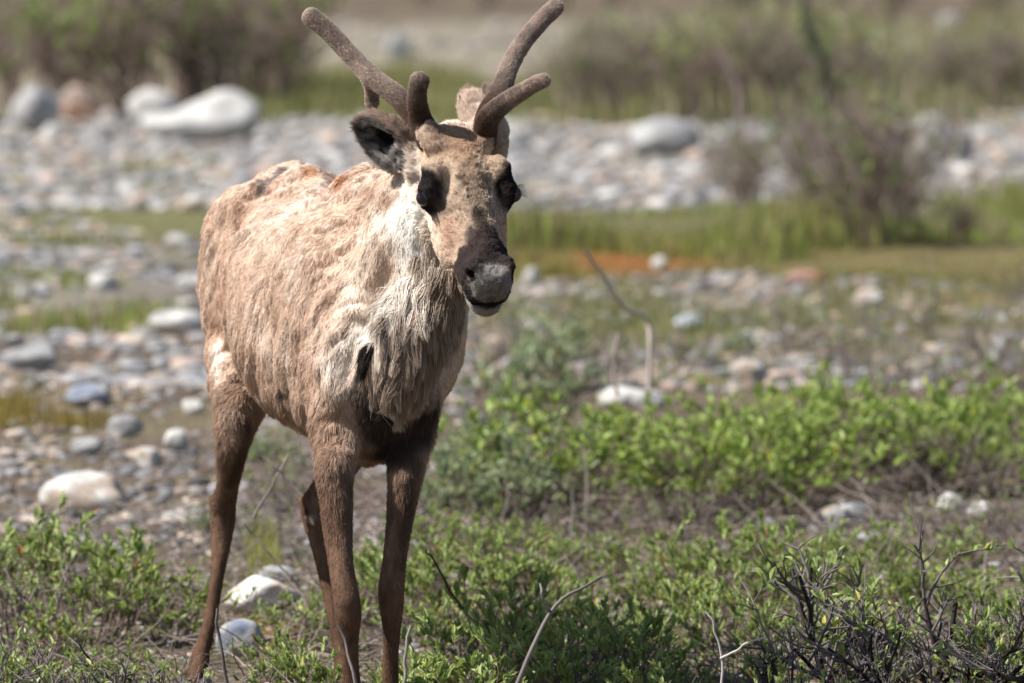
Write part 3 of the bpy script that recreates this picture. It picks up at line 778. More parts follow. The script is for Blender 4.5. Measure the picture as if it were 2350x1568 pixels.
# --- antlers, each grown the same way
def antler(chains, name='antler'):
    global FIELD, LO, HI, NX, NY, NZ, VOX
    allp = np.array([p for ch, rr, k in chains for p in ch])
    VOX = 0.003; LO = allp.min(0) - 0.05; HI = allp.max(0) + 0.05
    NX, NY, NZ = [int(math.ceil((HI[i] - LO[i]) / VOX)) for i in range(3)]
    FIELD = np.full((NX, NY, NZ), 1.0, dtype=np.float32)
    for ch, rr, k in chains: limb(ch, [q * 0.95 for q in rr], k)
    V, Q = surface(FIELD, LO, VOX)
    N = vnormals(V, Q)
    V = V + N * ((fbm(V / 0.03, 301, 2) - 0.5) * 0.0025)[:, None]
    base = chains[0][0][0]
    def col(P):
        d = np.linalg.norm(P - base, axis=1); n1 = vnoise(P / 0.025, 311)
        g = sstep(0.05, 0.22, d)[:, None]
        c = np.array((0.11, 0.068, 0.05)) * (1 - g) + np.array((0.38, 0.30, 0.25)) * g
        return c * (0.55 + 0.5 * n1 + 0.4 * vnoise(P / 0.006, 313))[:, None]
    o = link(name, mesh_np(name, V - CO, [Q], [M_SKIN], col(V)), caribou)
    end = chains[0][0][-1]
    ax = unit(end - base)
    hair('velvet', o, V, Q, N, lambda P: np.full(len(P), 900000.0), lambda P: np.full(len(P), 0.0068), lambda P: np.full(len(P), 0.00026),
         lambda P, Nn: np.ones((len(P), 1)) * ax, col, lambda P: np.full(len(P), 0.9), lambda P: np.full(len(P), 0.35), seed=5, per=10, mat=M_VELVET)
def A(lst): return [W(x, y, Y) for x, y, Y, r in lst], [r * Y / FPX for x, y, Y, r in lst]
b1 = A([(982, 325, 14.86, 24), (975, 296, 14.86, 25), (948, 262, 14.89, 23), (905, 215, 14.94, 22), (855, 178, 14.98, 21), (800, 122, 15.02, 20), (752, 70, 15.04, 20), (716, 40, 15.05, 21)])
t1 = A([(982, 312, 14.84, 25), (966, 275, 14.85, 24), (957, 235, 14.83, 21), (958, 205, 14.82, 20), (963, 186, 14.81, 21)])
u1 = A([(850, 180, 14.98, 16), (853, 215, 15.02, 13), (854, 236, 15.03, 14)])
antler([(b1[0], b1[1], 0.012), (t1[0], t1[1], 0.012), (u1[0], u1[1], 0.01)])
b2 = A([(1114, 322, 14.88, 22), (1112, 295, 14.88, 25), (1122, 258, 14.90, 24), (1150, 205, 14.95, 22), (1170, 150, 15.00, 20), (1200, 98, 15.03, 19), (1240, 50, 15.05, 19), (1273, 18, 15.06, 19)])
t2 = A([(1112, 305, 14.86, 26), (1120, 272, 14.82, 24), (1155, 238, 14.77, 20), (1200, 210, 14.73, 17), (1228, 193, 14.71, 16), (1247, 185, 14.70, 15)])
u2 = A([(1140, 215, 14.94, 16), (1124, 205, 14.98, 14), (1118, 200, 14.99, 11)])
antler([(b2[0], b2[1], 0.012), (t2[0], t2[1], 0.012), (u2[0], u2[1], 0.01)])
# ------------------------------------------------------------------ ground, laid out on the real ground plane
def grid_sheet(xs, ys, zf):
    X, Y = np.meshgrid(xs, ys, indexing='ij'); P = np.stack([X.ravel(), Y.ravel(), np.zeros(X.size)], 1)
    P[:, 2] = zf(P)
    n, m = len(xs), len(ys); i = np.arange(n - 1)[:, None] * m + np.arange(m - 1)[None]
    i = i.ravel(); return P, np.stack([i, i + m, i + m + 1, i + 1], 1)
def gz(P):
    P = np.asarray(P, float).reshape(-1, 3) if np.ndim(P) > 1 else np.asarray(P, float).reshape(1, 3)
    Q = np.stack([P[:, 0], P[:, 1], np.zeros(len(P))], 1)
    d = np.clip((P[:, 1] - 12) / 10, 0.3, 2.5)
    return 0.05 * (vnoise(Q / 1.3, 501) - 0.5) * d + 0.018 * (vnoise(Q / 0.25, 503) - 0.5)
xs = np.concatenate([np.linspace(-400, -9, 30)[:-1], np.linspace(-9, 9, 300), np.linspace(9, 400, 30)[1:]])
ys = np.concatenate([np.linspace(-30, 12.5, 12)[:-1], np.linspace(12.5, 26, 340)[:-1], np.linspace(26, 90, 420)[:-1], np.geomspace(90, 900, 40)])
GP, GQ = grid_sheet(xs, ys, gz)
def GB(px, py): return G(px, py)
# patches painted on the ground: (px, py, radius x in m, radius y in m, colour, strength)
SOIL = (0.122, 0.092, 0.068); GRAV = (0.27, 0.245, 0.225); MOSS = (0.17, 0.15, 0.035); GRN = (0.12, 0.15, 0.035); ORG = (0.24, 0.10, 0.03)
PATCH = []
def patch(x0, x1, y0, y1, col, a=1.0):
    p, q = G(x0, (y0 + y1) / 2), G(x1, (y0 + y1) / 2); Ya, Yb = G(0, y1)[1], G(0, y0)[1]
    PATCH.append(((p[0] + q[0]) / 2, (Ya + Yb) / 2, abs(q[0] - p[0]) / 2, (Yb - Ya) / 2, col, a))
patch(-3000, 5500, 276, 480, GRAV)          # gravel bar
patch(-3000, 5500, 60, 272, (0.25, 0.215, 0.145), 0.9)
patch(700, 1500, 190, 285, (0.19, 0.175, 0.07), 0.8)
patch(600, 2100, 40, 190, (0.235, 0.205, 0.16), 0.75)
patch(1900, 2600, 60, 130, (0.30, 0.26, 0.22), 0.9)
patch(-200, 560, 470, 560, (0.17, 0.19, 0.06), 0.5)
patch(-200, 520, 380, 450, (0.24, 0.23, 0.12), 0.5)
patch(100, 480, 560, 640, GRN, 0.3)
patch(0, 190, 650, 720, GRN, 0.45)
patch(-600, 470, 560, 790, GRAV, 0.55)
patch(1100, 2900, 490, 560, (0.13, 0.14, 0.045), 0.6)
patch(1100, 2900, 545, 640, (0.15, 0.125, 0.05), 0.8)
patch(1290, 1640, 550, 625, ORG, 0.95)
patch(1700, 2000, 610, 670, (0.26, 0.14, 0.03), 0.8)
patch(1100, 2500, 640, 860, (0.20, 0.17, 0.13), 0.8)
patch(1480, 1720, 800, 880, MOSS, 0.9)
patch(-20, 330, 880, 975, (0.20, 0.145, 0.05), 0.55)
patch(2050, 2400, 640, 760, (0.20, 0.15, 0.05), 0.6)
patch(560, 680, 1420, 1510, (0.26, 0.13, 0.03), 0.8)
patch(1780, 2150, 1500, 1620, (0.24, 0.12, 0.025), 0.6)
def gcol(P):
    Q = np.stack([P[:, 0], P[:, 1], np.zeros(len(P))], 1)
    n1 = fbm(Q / 0.5, 511, 3); n2 = vnoise(Q / 0.06, 513)
    c = np.ones((len(P), 3)) * np.array(SOIL)
    wx = (vnoise(Q / 0.7, 521) - 0.5) * 1.2 + (vnoise(Q / 0.2, 522) - 0.5) * 0.5; 
    for (cx, cy, rx, ry, col, a) in PATCH:
        q = np.maximum(np.abs(Q[:, 0] - cx) / rx, np.abs(Q[:, 1] - cy) / ry) * 0.5 + 0.5 * np.sqrt(((Q[:, 0] - cx) / rx) ** 2 + ((Q[:, 1] - cy) / ry) ** 2)
        w = a * (1 - sstep(0.72, 1.15, q + 0.28 * wx))
        c = c * (1 - w[:, None]) + np.array(col) * w[:, None]
    g = sstep(0.5, 0.75, n1)[:, None] * 0.35; c = c * (1 - g) + np.array((0.15, 0.14, 0.06)) * g
    return c * (0.7 + 0.4 * n1 + 0.25 * n2)[:, None]
M_GROUND = attr_mat('gravelly_soil', 0.95, 0.1, bump=1.0, bscale=30, vary=0.5, vscale=22, bdist=0.04)
ground = link('ground', mesh_np('ground', GP, [GQ], [M_GROUND], gcol(GP)))
ground['kind'] = 'structure'

# ------------------------------------------------------------------ stones
import itertools
def ico(sub):
    import bmesh
    bm = bmesh.new(); bmesh.ops.create_icosphere(bm, subdivisions=sub, radius=1.0)
    V = np.array([v.co[:] for v in bm.verts]); F = np.array([[v.index for v in f.verts] for f in bm.faces]); bm.free()
    return V, F
IV3, IF3 = ico(4); IV1, IF1 = ico(2)
def stone_shape(V, seed, rough=0.35, flat=0.65, facets=7):
    r = np.random.default_rng(seed); P = V.copy()
    for k in range(facets):                                      # worn facets
        n = unit(r.normal(size=3)); d = r.uniform(0.62, 0.88)
        h = P @ n; over = np.maximum(h - d, 0); P = P - (over * 0.8)[:, None] * n
    P = P * (1 + rough * (fbm(V * 1.3 + seed * 3.1, seed, 2) - 0.5))[:, None] + V * (0.05 * (vnoise(V * 5 + seed, seed) - 0.5))[:, None]
    P = P * np.array([1, r.uniform(0.7, 0.95), flat])
    return P / np.abs(P[:, 0]).max()
def stone_cols(P, base, seed, two=None):
    n = fbm(P * 1.6 + seed, seed + 9, 3); c = np.ones((len(P), 3)) * np.array(base)
    if two is not None:
        w = sstep(0.46, 0.56, n)[:, None]; c = c * (1 - w) + np.array(two) * w
    return c * (0.8 + 0.4 * vnoise(P * 4 + seed, seed + 2))[:, None]
WHT = (0.50, 0.48, 0.445); LGR = (0.32, 0.315, 0.305); MGR = (0.255, 0.25, 0.25); DGR = (0.12, 0.115, 0.115); TANR = (0.38, 0.31, 0.25); PNK = (0.40, 0.30, 0.245); BLU = (0.20, 0.23, 0.29)
def boulder(x0, x1, ytop, ybase, cols, label, rot=0.0, seed=1, shape=None, tilt=0.0, name='boulder', facets=6, sink=0.12):
    """a rock standing between the pixel columns x0..x1"""
    g = G((x0 + x1) / 2, ybase); Y = g[1]; w = (x1 - x0) / 2 * Y / FPX; h = (ybase - ytop) * Y / FPX
    P = stone_shape(IV3, seed, 0.30, 1.0, facets)
    P[:, 2] /= np.abs(P[:, 2]).max()
    if shape is not None: P = shape(P)
    col = stone_cols(P, cols[0], seed, cols[1] if len(cols) > 1 else None)
    P = P * np.array([w, w * 0.8, h * (1 + sink) / 2])
    if tilt: 
        c_, s_ = math.cos(tilt), math.sin(tilt); P = np.stack([P[:, 0] * c_ + P[:, 2] * s_, P[:, 1], -P[:, 0] * s_ + P[:, 2] * c_], 1)
    z0 = float(gz(np.array([[g[0], Y + w * 0.5, 0]]))[0])
    P[:, 2] += h * (1 - sink) / 2
    o = link(name, mesh_np(name, P, [IF3], [M_STONE], col), loc=(g[0], Y + w * 0.5, z0 * 0.5))
    return tag(o, label, 'rock' if name != 'boulder' else 'boulder')
def peanut(P):
    Q = P.copy(); t = P[:, 0]
    Q[:, 2] = np.where(P[:, 2] > 0, P[:, 2] * (0.30 + 0.72 * sstep(-0.45, 0.35, t)), P[:, 2] * 0.85)
    Q[:, 0] = np.sign(t) * np.abs(t) ** 0.8
    return Q
boulder(24, 142, 196, 305, (LGR, MGR), 'tall grey boulder at the foot of the brown willow thicket, leftmost of the row', seed=3, tilt=0.25)
boulder(124, 236, 196, 290, ((0.50, 0.32, 0.23), (0.2, 0.17, 0.15)), 'orange and dark boulder leaning behind the tall grey one', seed=5)
boulder(278, 420, 204, 300, ((0.46, 0.44, 0.41),), 'rounded white boulder partly hidden behind the long white one', seed=8)
boulder(318, 600, 212, 338, ((0.42, 0.405, 0.38),), 'biggest white boulder, long with a raised right end, below the willows', seed=11, shape=peanut, facets=3)
boulder(225, 292, 250, 300, (LGR, TANR), 'small grey rock between the orange boulder and the round white one', seed=13, name='rock')
boulder(228, 275, 290, 318, (DGR,), 'small dark rock lying at the left foot of the white boulders', seed=14, name='rock')
boulder(97, 145, 285, 330, (WHT,), 'small white rock in front of the tall grey boulder', seed=15, name='rock')
boulder(1445, 1612, 278, 375, (LGR, MGR), 'rounded blue grey boulder on the gravel right of the antlers', seed=21)
boulder(1372, 1440, 332, 370, (WHT,), 'white rock beside the left side of the blue grey boulder', seed=22, name='rock')
boulder(2085, 2200, 262, 372, ((0.64, 0.60, 0.55), LGR), 'tall pale boulder behind the bare bush on the right', seed=25)
boulder(2170, 2245, 300, 378, (MGR, DGR), 'dark grey boulder leaning on the tall pale one', seed=26)
boulder(2040, 2095, 268, 345, (LGR,), 'light grey rock just left of the tall pale boulder', seed=27, name='rock')
boulder(2255, 2420, 318, 392, (TANR, MGR), 'brownish boulder cut by the right edge of the picture', seed=28)
boulder(2150, 2215, 25, 85, (LGR, MGR), 'lone grey boulder far off near the top right corner', seed=31)
boulder(880, 945, 78, 145, (LGR,), 'pale blue grey boulder between the two antlers, far behind', seed=33)
boulder(1600, 1660, 330, 372, (TANR, LGR), 'tan rock right of the blue grey boulder', seed=34, name='rock')
boulder(1905, 1975, 345, 395, (TANR,), 'tan rock at the left foot of the bare bush', seed=35, name='rock')
boulder(1770, 1830, 320, 375, (PNK, LGR), 'pinkish rock under the thin leaning willow stem', seed=36, name='rock')
boulder(1150, 1215, 300, 352, (LGR,), 'light grey rock just right of the crown of the head', seed=37, name='rock')
boulder(280, 345, 452, 486, (TANR,), 'flat tan rock above the grass strip, left of the rump', seed=38, name='rock')
boulder(405, 475, 446, 484, (TANR, WHT), 'flat cream rock touching the rump line', seed=39, name='rock')
boulder(195, 275, 630, 680, (WHT,), 'white rock in the middle of the left gravel', seed=41, name='rock')
boulder(400, 480, 630, 672, (WHT, LGR), 'flat white rock right against the flank', seed=42, name='rock')
boulder(330, 480, 705, 765, (LGR, WHT), 'long pale grey slab pointing down towards the flank', seed=43, name='rock')
boulder(-10, 130, 785, 850, (LGR, MGR), 'broad grey rock at the left edge, mid height', seed=44, name='rock')
boulder(145, 255, 882, 935, (WHT, BLU), 'white rock with a blue grey end above the orange moss', seed=45, name='rock')
boulder(240, 330, 950, 1002, (MGR, LGR), 'blue grey wedge rock below the orange moss', seed=46, name='rock')
boulder(300, 380, 1022, 1072, (WHT, TANR), 'curved white rock on brown soil above the flat dome rock', seed=47, name='rock')
boulder(415, 468, 918, 955, (WHT,), 'small round white rock left of the hind thigh', seed=48, name='rock')
boulder(375, 440, 978, 1032, (LGR, WHT), 'grey white rock left of the hind leg', seed=49, name='rock')
boulder(85, 305, 1074, 1165, (WHT, TANR), 'large low dome of white rock with a tan base', seed=50, name='rock', facets=2, sink=0.5)
boulder(160, 240, 998, 1035, (LGR,), 'small grey rock above the low white dome', seed=51, name='rock')
boulder(345, 470, 1170, 1200, (TANR, LGR), 'thin flat slab on the soil left of the hock', seed=52, name='rock', sink=0.3)
boulder(100, 215, 1215, 1275, (WHT, TANR), 'white rock half hidden by the left willow', seed=53, name='rock')
boulder(510, 692, 1326, 1420, (WHT, (0.60, 0.50, 0.42)), 'bright white angular rock lying between the hind and front legs', seed=55, name='rock', facets=9)
boulder(488, 608, 1420, 1512, (BLU, LGR), 'blue grey rock in front of the bright white one', seed=56, name='rock', facets=8)
boulder(590, 690, 1300, 1345, (LGR,), 'grey rock just behind the bright white one', seed=57, name='rock')
boulder(1370, 1500, 890, 945, (WHT,), 'bright white rock above the green willow band', seed=60, name='rock')
boulder(1450, 1530, 900, 948, (LGR, WHT), 'grey rock on the right end of the bright white one', seed=61, name='rock')
boulder(1675, 1760, 815, 895, (TANR, LGR), 'upright tan and grey rock among the plants on the right', seed=62, name='rock')
boulder(1690, 1740, 762, 798, (WHT,), 'small oval white rock above the upright tan rock', seed=63, name='rock')
boulder(1545, 1620, 722, 758, ((0.45, 0.48, 0.55),), 'pale blue flat rock in the right gravel', seed=64, name='rock')
boulder(1200, 1240, 612, 655, (WHT,), 'white rock just right of the nose', seed=65, name='rock')
boulder(1495, 1535, 585, 618, (WHT,), 'round white rock in the orange moss', seed=66, name='rock')
boulder(1095, 1165, 760, 820, (PNK, TANR), 'pinkish rock right of the breast', seed=67, name='rock')
boulder(1800, 1905, 628, 666, ((0.30, 0.21, 0.17), (0.26, 0.13, 0.09)), 'flat reddish rock below the grass on the right', seed=68, name='rock')
boulder(1960, 2035, 650, 700, (WHT, PNK), 'jagged pale rock on the soil at right', seed=69, name='rock')
boulder(1860, 2020, 1152, 1212, (LGR, TANR), 'wide pale rock under the right end of the green band', seed=71, name='rock', sink=0.3)
boulder(2140, 2215, 1130, 1185, (WHT,), 'bright white rock in the dark twigs at right', seed=72, name='rock')
boulder(2220, 2290, 1150, 1190, (WHT, LGR), 'white rock right of the one in the dark twigs', seed=73, name='rock')
boulder(1900, 1950, 1170, 1235, (MGR,), 'small blue grey upright rock at the foot of the wide pale one', seed=74, name='rock')
boulder(1965, 2035, 1218, 1245, (LGR,), 'small flat grey rock in the bare soil at right', seed=75, name='rock')
boulder(1495, 1570, 1375, 1400, (PNK,), 'pink stone between low willows in the middle foreground', seed=76, name='rock')
boulder(1560, 1610, 1385, 1412, (TANR, PNK), 'tan stone right of the pink one', seed=77, name='rock')
boulder(975, 1010, 1322, 1350, ((0.50, 0.54, 0.62),), 'small pale blue stone right of the front knee', seed=78, name='rock')
boulder(1070, 1130, 1325, 1355, (LGR,), 'pale stone right of the small blue one', seed=79, name='rock')
boulder(1730, 1790, 1190, 1225, (LGR,), 'grey stone left of the wide pale rock', seed=80, name='rock')

# single stones one can count, copies of a few worked shapes
ZONES = [  # px range, py range, number, size px (lo, hi), label place
    (-60, 2400, 300, 460, 95, 16, 46, 'on the far gravel bar behind the caribou', 'stones on the far gravel bar'),
    (-40, 470, 560, 860, 62, 24, 62, 'on the middle gravel left of the caribou', 'stones on the middle gravel'),
    (-40, 470, 860, 1260, 75, 14, 40, 'on the brown soil left of the hind legs', 'stones on the brown soil'),
    (1080, 2400, 655, 880, 70, 20, 50, 'on the mossy soil right of the caribou', 'stones on the mossy soil'),
    (1700, 2400, 1150, 1250, 14, 18, 40, 'on the bare soil under the green willow band', 'stones on the bare soil')]
CK = [('white', WHT, 3), ('grey', LGR, 4), ('dark grey', MGR, 3), ('tan', TANR, 2), ('pinkish', PNK, 1)]
rs = random.Random(11)
protos = {}
for kx, (cn, col, wt) in enumerate(CK):
    for v in range(3):
        P = stone_shape(IV1, 200 + kx * 10 + v, 0.5, 0.45, 9)
        protos[cn, v] = mesh_np('stone', P, [IF1], [M_STONE], stone_cols(P, col, 300 + kx * 7 + v))
bag = [c[0] for c in CK for _ in range(c[2])]
STONE_SPOTS = []
for (x0, x1, y0, y1, n, s0, s1, place, grp) in ZONES:
    for i in range(n):
        px, py = rs.uniform(x0, x1), rs.uniform(y0, y1)
        g = G(px, py); sz = rs.uniform(s0, s1) * rs.uniform(0.6, 1) / 2 * g[1] / FPX
        cn = rs.choice(bag); o = link('stone', protos[cn, rs.randrange(3)], loc=(g[0], g[1], float(gz(g[None])[0]) + sz * 0.06))
        o.scale = (sz, sz * rs.uniform(0.7, 1.2), sz * rs.uniform(0.7, 1.3)); o.rotation_euler = (rs.uniform(-.2, .2), rs.uniform(-.2, .2), rs.uniform(0, 6.28))
        tag(o, f'{cn} weathered stone lying {place}', 'stone', grp)
        STONE_SPOTS.append((g[0], g[1]))

# loose gravel nobody could count
def gravel(name, n, x0, x1, y0, y1, s0, s1, seed, label, cols, keep=None):
    r = np.random.default_rng(seed)
    px = r.uniform(x0, x1, n); Ya, Yb = G(0, y1)[1], G(0, y0)[1]
    Y = 1 / r.uniform(1 / Yb, 1 / Ya, n) if Yb / Ya > 1.2 else r.uniform(Ya, Yb, n)
    X = (px - 1175) / FPX * Y
    if keep is not None:
        k = keep(X, Y, r); X, Y = X[k], Y[k]; n = len(X)
    IV0, IF0 = ico(1) if s1 < 0.05 and Ya > 25 else (IV1, IF1)
    sh = [stone_shape(IV0, seed * 50 + i, 0.5, 0.45, 8) for i in range(8)]
    nv = len(IV0); Vs = np.zeros((n, nv, 3)); Cs = np.zeros((n, nv, 3)); cols = np.array(cols)
    S_ = s0 + (s1 - s0) * r.random(n) ** 2.5; a = r.random(n) * 6.28; kk = r.integers(0, 8, n)
    z = gz(np.stack([X, Y, X * 0], 1))
    for i in range(8):
        m = kk == i; P = sh[i][None] * S_[m][:, None, None] * np.array([1, 1, 1.0]); ca, sa = np.cos(a[m])[:, None], np.sin(a[m])[:, None]
        Vs[m, :, 0] = P[..., 0] * ca - P[..., 1] * sa + X[m][:, None]; Vs[m, :, 1] = P[..., 0] * sa + P[..., 1] * ca + Y[m][:, None]
        Vs[m, :, 2] = P[..., 2] + (z[m] + S_[m] * 0.08)[:, None]
        cc = cols[r.integers(0, len(cols), m.sum())] * r.uniform(0.55, 1.2, (m.sum(), 1)); Cs[m] = cc[:, None, :]
    F = (IF0[None] + (np.arange(n) * nv)[:, None, None]).reshape(-1, 3)
    o = link(name, mesh_np(name, Vs.reshape(-1, 3), [F], [M_STONE], Cs.reshape(-1, 3)))
    return tag(o, label, 'gravel', kind='stuff')
GC = [(0.44, 0.425, 0.40), LGR, (0.20, 0.17, 0.13), LGR, LGR, MGR, MGR, TANR, PNK, DGR]
def grass_gap(X, Y, r):
    Q = np.stack([X, Y, X * 0], 1); return fbm(Q / np.array([0.9, 2.0, 1]), 611, 2) + r.normal(0, 0.03, len(X)) > 0.47
gravel('gravel', 12000, -500, 2850, 268, 480, 0.015, 0.10, 3, 'pale grey gravel of the far river bar', GC)
gravel('gravel', 6500, -500, 520, 465, 880, 0.006, 0.075, 4, 'mixed grey gravel left of the caribou', [LGR, LGR, MGR, MGR, DGR, TANR, PNK], lambda X, Y, r: fbm(np.stack([X / 0.9, Y / 2.0, X * 0], 1), 611, 2) + r.normal(0, 0.05, len(X)) > 0.42)
gravel('gravel', 8000, -400, 1100, 820, 1330, 0.004, 0.04, 5, 'small stones on brown soil behind the legs', [MGR, MGR, TANR, TANR, DGR, DGR, (0.22, 0.17, 0.13), (0.15, 0.11, 0.085)], lambda X, Y, r: fbm(np.stack([X / 0.4, Y / 1.2, X * 0], 1), 619, 2) + r.normal(0, 0.06, len(X)) > 0.42)
gravel('gravel', 8000, 1000, 2850, 625, 900, 0.004, 0.05, 6, 'broken gravel on the mossy soil at right', [LGR, MGR, MGR, TANR, DGR, DGR, PNK, (0.2, 0.16, 0.12)], lambda X, Y, r: fbm(np.stack([X / 0.7, Y / 1.5, X * 0], 1), 617, 2) + r.normal(0, 0.06, len(X)) > 0.43)
gravel('gravel', 1600, 500, 2800, 60, 200, 0.04, 0.16, 7, 'distant strip of gravel beyond the shrubs', [LGR, (0.30, 0.26, 0.22), (0.34, 0.29, 0.23), (0.26, 0.22, 0.19), MGR], lambda X, Y, r: fbm(np.stack([X, Y, X * 0], 1) / 3.0, 613, 2) > 0.46)
gravel('gravel', 9000, -400, 2750, 1130, 1900, 0.003, 0.02, 8, 'small stones and clods in the foreground soil', [LGR, MGR, TANR, DGR, (0.20, 0.15, 0.11), (0.16, 0.12, 0.09)])
# ------------------------------------------------------------------ plants
def tubes(polys, sides=5):
    """polys: list of (points (n,3), radii (n))"""
    V = []; F = []; T = []; base = 0
    th = np.linspace(0, 2 * math.pi, sides, endpoint=False); ct, st = np.cos(th), np.sin(th)
    for P, R in polys:
        P = np.asarray(P, float); R = np.asarray(R, float); n = len(P)
        t = np.gradient(P, axis=0); t = unit(t)
        ref = np.array([0.31, 0.95, 0.05]) if abs(t[0] @ np.array([0.31, 0.95, 0.05])) < 0.9 else np.array([1.0, 0, 0])
        u = unit(np.cross(t, ref)); v = np.cross(t, u)
        ring = P[:, None] + R[:, None, None] * (ct[None, :, None] * u[:, None] + st[None, :, None] * v[:, None])
        V.append(ring.reshape(-1, 3))
        i = (np.arange(n - 1)[:, None] * sides + np.arange(sides)[None]); j = np.arange(n - 1)[:, None] * sides + (np.arange(sides)[None] + 1) % sides
        F.append(np.stack([i, j, j + sides, i + sides], -1).reshape(-1, 4) + base)
        base += n * sides
    return np.concatenate(V), np.concatenate(F)

def leaves(pos, dirs, nrm, L, Wd, curl=0.12):
    """each leaf: 8 vertices, two halves folded on the midrib"""
    d = unit(dirs); s = unit(np.cross(d, nrm)); n = np.cross(s, d)
    L = L[:, None]; Wd = Wd[:, None]
    b = pos; m1 = pos + d * L * 0.38 - n * L * 0.0; t = pos + d * L - n * L * curl * 1.6; m2 = pos + d * L * 0.72 - n * L * curl * 0.6
    up = n * Wd * 0.30
    l1 = m1 + s * Wd * 0.5 + up; r1 = m1 - s * Wd * 0.5 + up; l2 = m2 + s * Wd * 0.38 + up * 0.8; r2 = m2 - s * Wd * 0.38 + up * 0.8
    V = np.stack([b, m1, m2, t, l1, l2, r1, r2], 1)
    k = np.arange(len(pos))[:, None, None] * 8
    Q = np.array([[1, 4, 5, 2], [7, 6, 1, 2]])[None] + k; T = np.array([[0, 4, 1], [0, 1, 6], [2, 5, 3], [3, 7, 2]])[None] + k
    return V.reshape(-1, 3), Q.reshape(-1, 4), T.reshape(-1, 3)

def wander(p, d, L, n, r, wig, up=0.0):
    pts = [p]; q = p.copy(); dd = unit(d)
    for i in range(n):
        dd = unit(dd + r.normal(0, wig, 3) + np.array([0, 0, up])); q = q + dd * L / n; pts.append(q.copy())
    return np.array(pts), dd

def make_shrub(seed, H, spread, stems, levels=3, branch=4, wig=0.16, up=0.10, rad=0.006, leafn=14, leafL=0.018, leafW=0.007, leafcol=((0.10, 0.19, 0.03), (0.16, 0.27, 0.05)),
               bark=((0.14, 0.10, 0.08), (0.22, 0.17, 0.14)), leaf_prob=1.0, tipc=None, lowstart=0.25, seg=5, leafup=0.7, orange=0.0, clumpy=None, ang=0.75):
    r = np.random.default_rng(seed); polys = []; cb = []; LP = []; LD = []
    def grow(p, d, L, R, lev):
        n = seg if lev < levels else max(3, seg - 1)
        pts, dd = wander(p, d, L, n, r, wig, up)
        rr = np.linspace(R, R * (0.55 if lev < levels else 0.35), n + 1)
        polys.append((pts, rr)); cb.append(len(pts))
        if lev >= levels:
            if (r.random() < leaf_prob if clumpy is None else float(vnoise((pts[-1] / clumpy)[None], seed)[0]) < leaf_prob):
                k = max(1, int(leafn * r.uniform(0.6, 1.3))); f = 1 - (1 - lowstart) * r.random(k) ** 0.8 * 1.0; f = np.clip(f, 0, 0.999) * n
                i = f.astype(int); q = pts[i] + (pts[i + 1] - pts[i]) * (f - i)[:, None]
                LP.append(q); ax = unit(pts[-1] - pts[-2])
                o = unit(r.normal(size=(k, 3)) + 0.2 * ax); LD.append(unit(o * (1 - leafup * 0.5) + (ax * 0.8 + np.array([0, 0, 0.5])) * leafup * 1.2))
            return
        nb = max(2, int(branch * r.uniform(0.7, 1.4)))
        for j in range(nb):
            f = r.uniform(0.3, 1.0) * n * 0.999; i = int(f); q = pts[i] + (pts[i + 1] - pts[i]) * (f - i)
            side = unit(r.normal(size=3) * np.array([1, 1, 0.6])); nd = unit(unit(pts[i + 1] - pts[i]) * 0.75 + side * ang)
            grow(q, nd, L * r.uniform(0.45, 0.75), R * 0.62, lev + 1)
    for s in range(stems):
        a = r.random() * 6.283; sp_ = r.random() ** 0.6
        d = np.array([math.cos(a) * sp_ * spread / H * 1.1, math.sin(a) * sp_ * spread / H * 1.1, 1.0])
        p = np.array([math.cos(a) * sp_ * spread * 0.25, math.sin(a) * sp_ * spread * 0.25, -0.02])
        grow(p, d, H * r.uniform(0.45, 0.7), rad * r.uniform(0.7, 1.2), 1)
    V, F = tubes(polys, 5 if rad > 0.004 else 4)
    sides = 5 if rad > 0.004 else 4
    cc = []; b0, b1 = np.array(bark[0]), np.array(bark[1])
    for (P, R) in polys:
        w = r.random(); w = w * w; tip = (R[0] < rad * 0.45); c = b0 * (1 - w) + b1 * w
        if tipc is not None and tip: c = np.array(tipc) * r.uniform(0.7, 1.2)
        cc.append(np.repeat(c[None], len(P) * sides, 0))
    tw = mesh_np('twigs', V, [F], [M_BARK], np.concatenate(cc))
    lf = None
    if LP:
        LP = np.concatenate(LP); LD = np.concatenate(LD); n = len(LP)
        nr = unit(r.normal(size=(n, 3)) * 0.6 + np.array([0, 0, 1.0])); L = leafL * r.uniform(0.6, 1.25, n)
        Vl, Ql, Tl = leaves(LP, LD, nr, L, leafW * L / leafL * r.uniform(0.85, 1.15, n))
        a, b = np.array(leafcol[0]), np.array(leafcol[1]); w = r.random((n, 1)); c = a * (1 - w) + b * w
        yl = r.random(n) < 0.06; c[yl] = c[yl] * np.array([1.5, 1.15, 0.8])
        if orange > 0:
            om = r.random(n) < orange; c[om] = np.array((0.34, 0.13, 0.05))
        lf = mesh_np('leaves', Vl, [Ql, Tl], [M_LEAF], np.repeat(c, 8, 0), smooth=False)
    return tw, lf
GREENA = ((0.20, 0.29, 0.045), (0.38, 0.47, 0.13)); GREENB = ((0.19, 0.27, 0.06), (0.42, 0.49, 0.18)); GLAUC = ((0.19, 0.24, 0.11), (0.36, 0.42, 0.24)); OLIVE = ((0.10, 0.14, 0.04), (0.18, 0.22, 0.08))
PR = {}
def proto(kind, v, **k): PR.setdefault(kind, []).append(make_shrub(v, **k))
for v in range(4):   # low willow of the foreground, unit height about 0.30 m
    proto('low', 10 + v, leaf_prob=(1.0, 0.55, 0.8, 0.6)[v], clumpy=0.05, H=0.30, spread=0.24, stems=17, levels=3, branch=3, leafn=12, leafL=0.030, leafW=0.0095, leafcol=GREENB, rad=0.0030, wig=0.17, orange=0.012, leafup=0.95, lowstart=0.35)
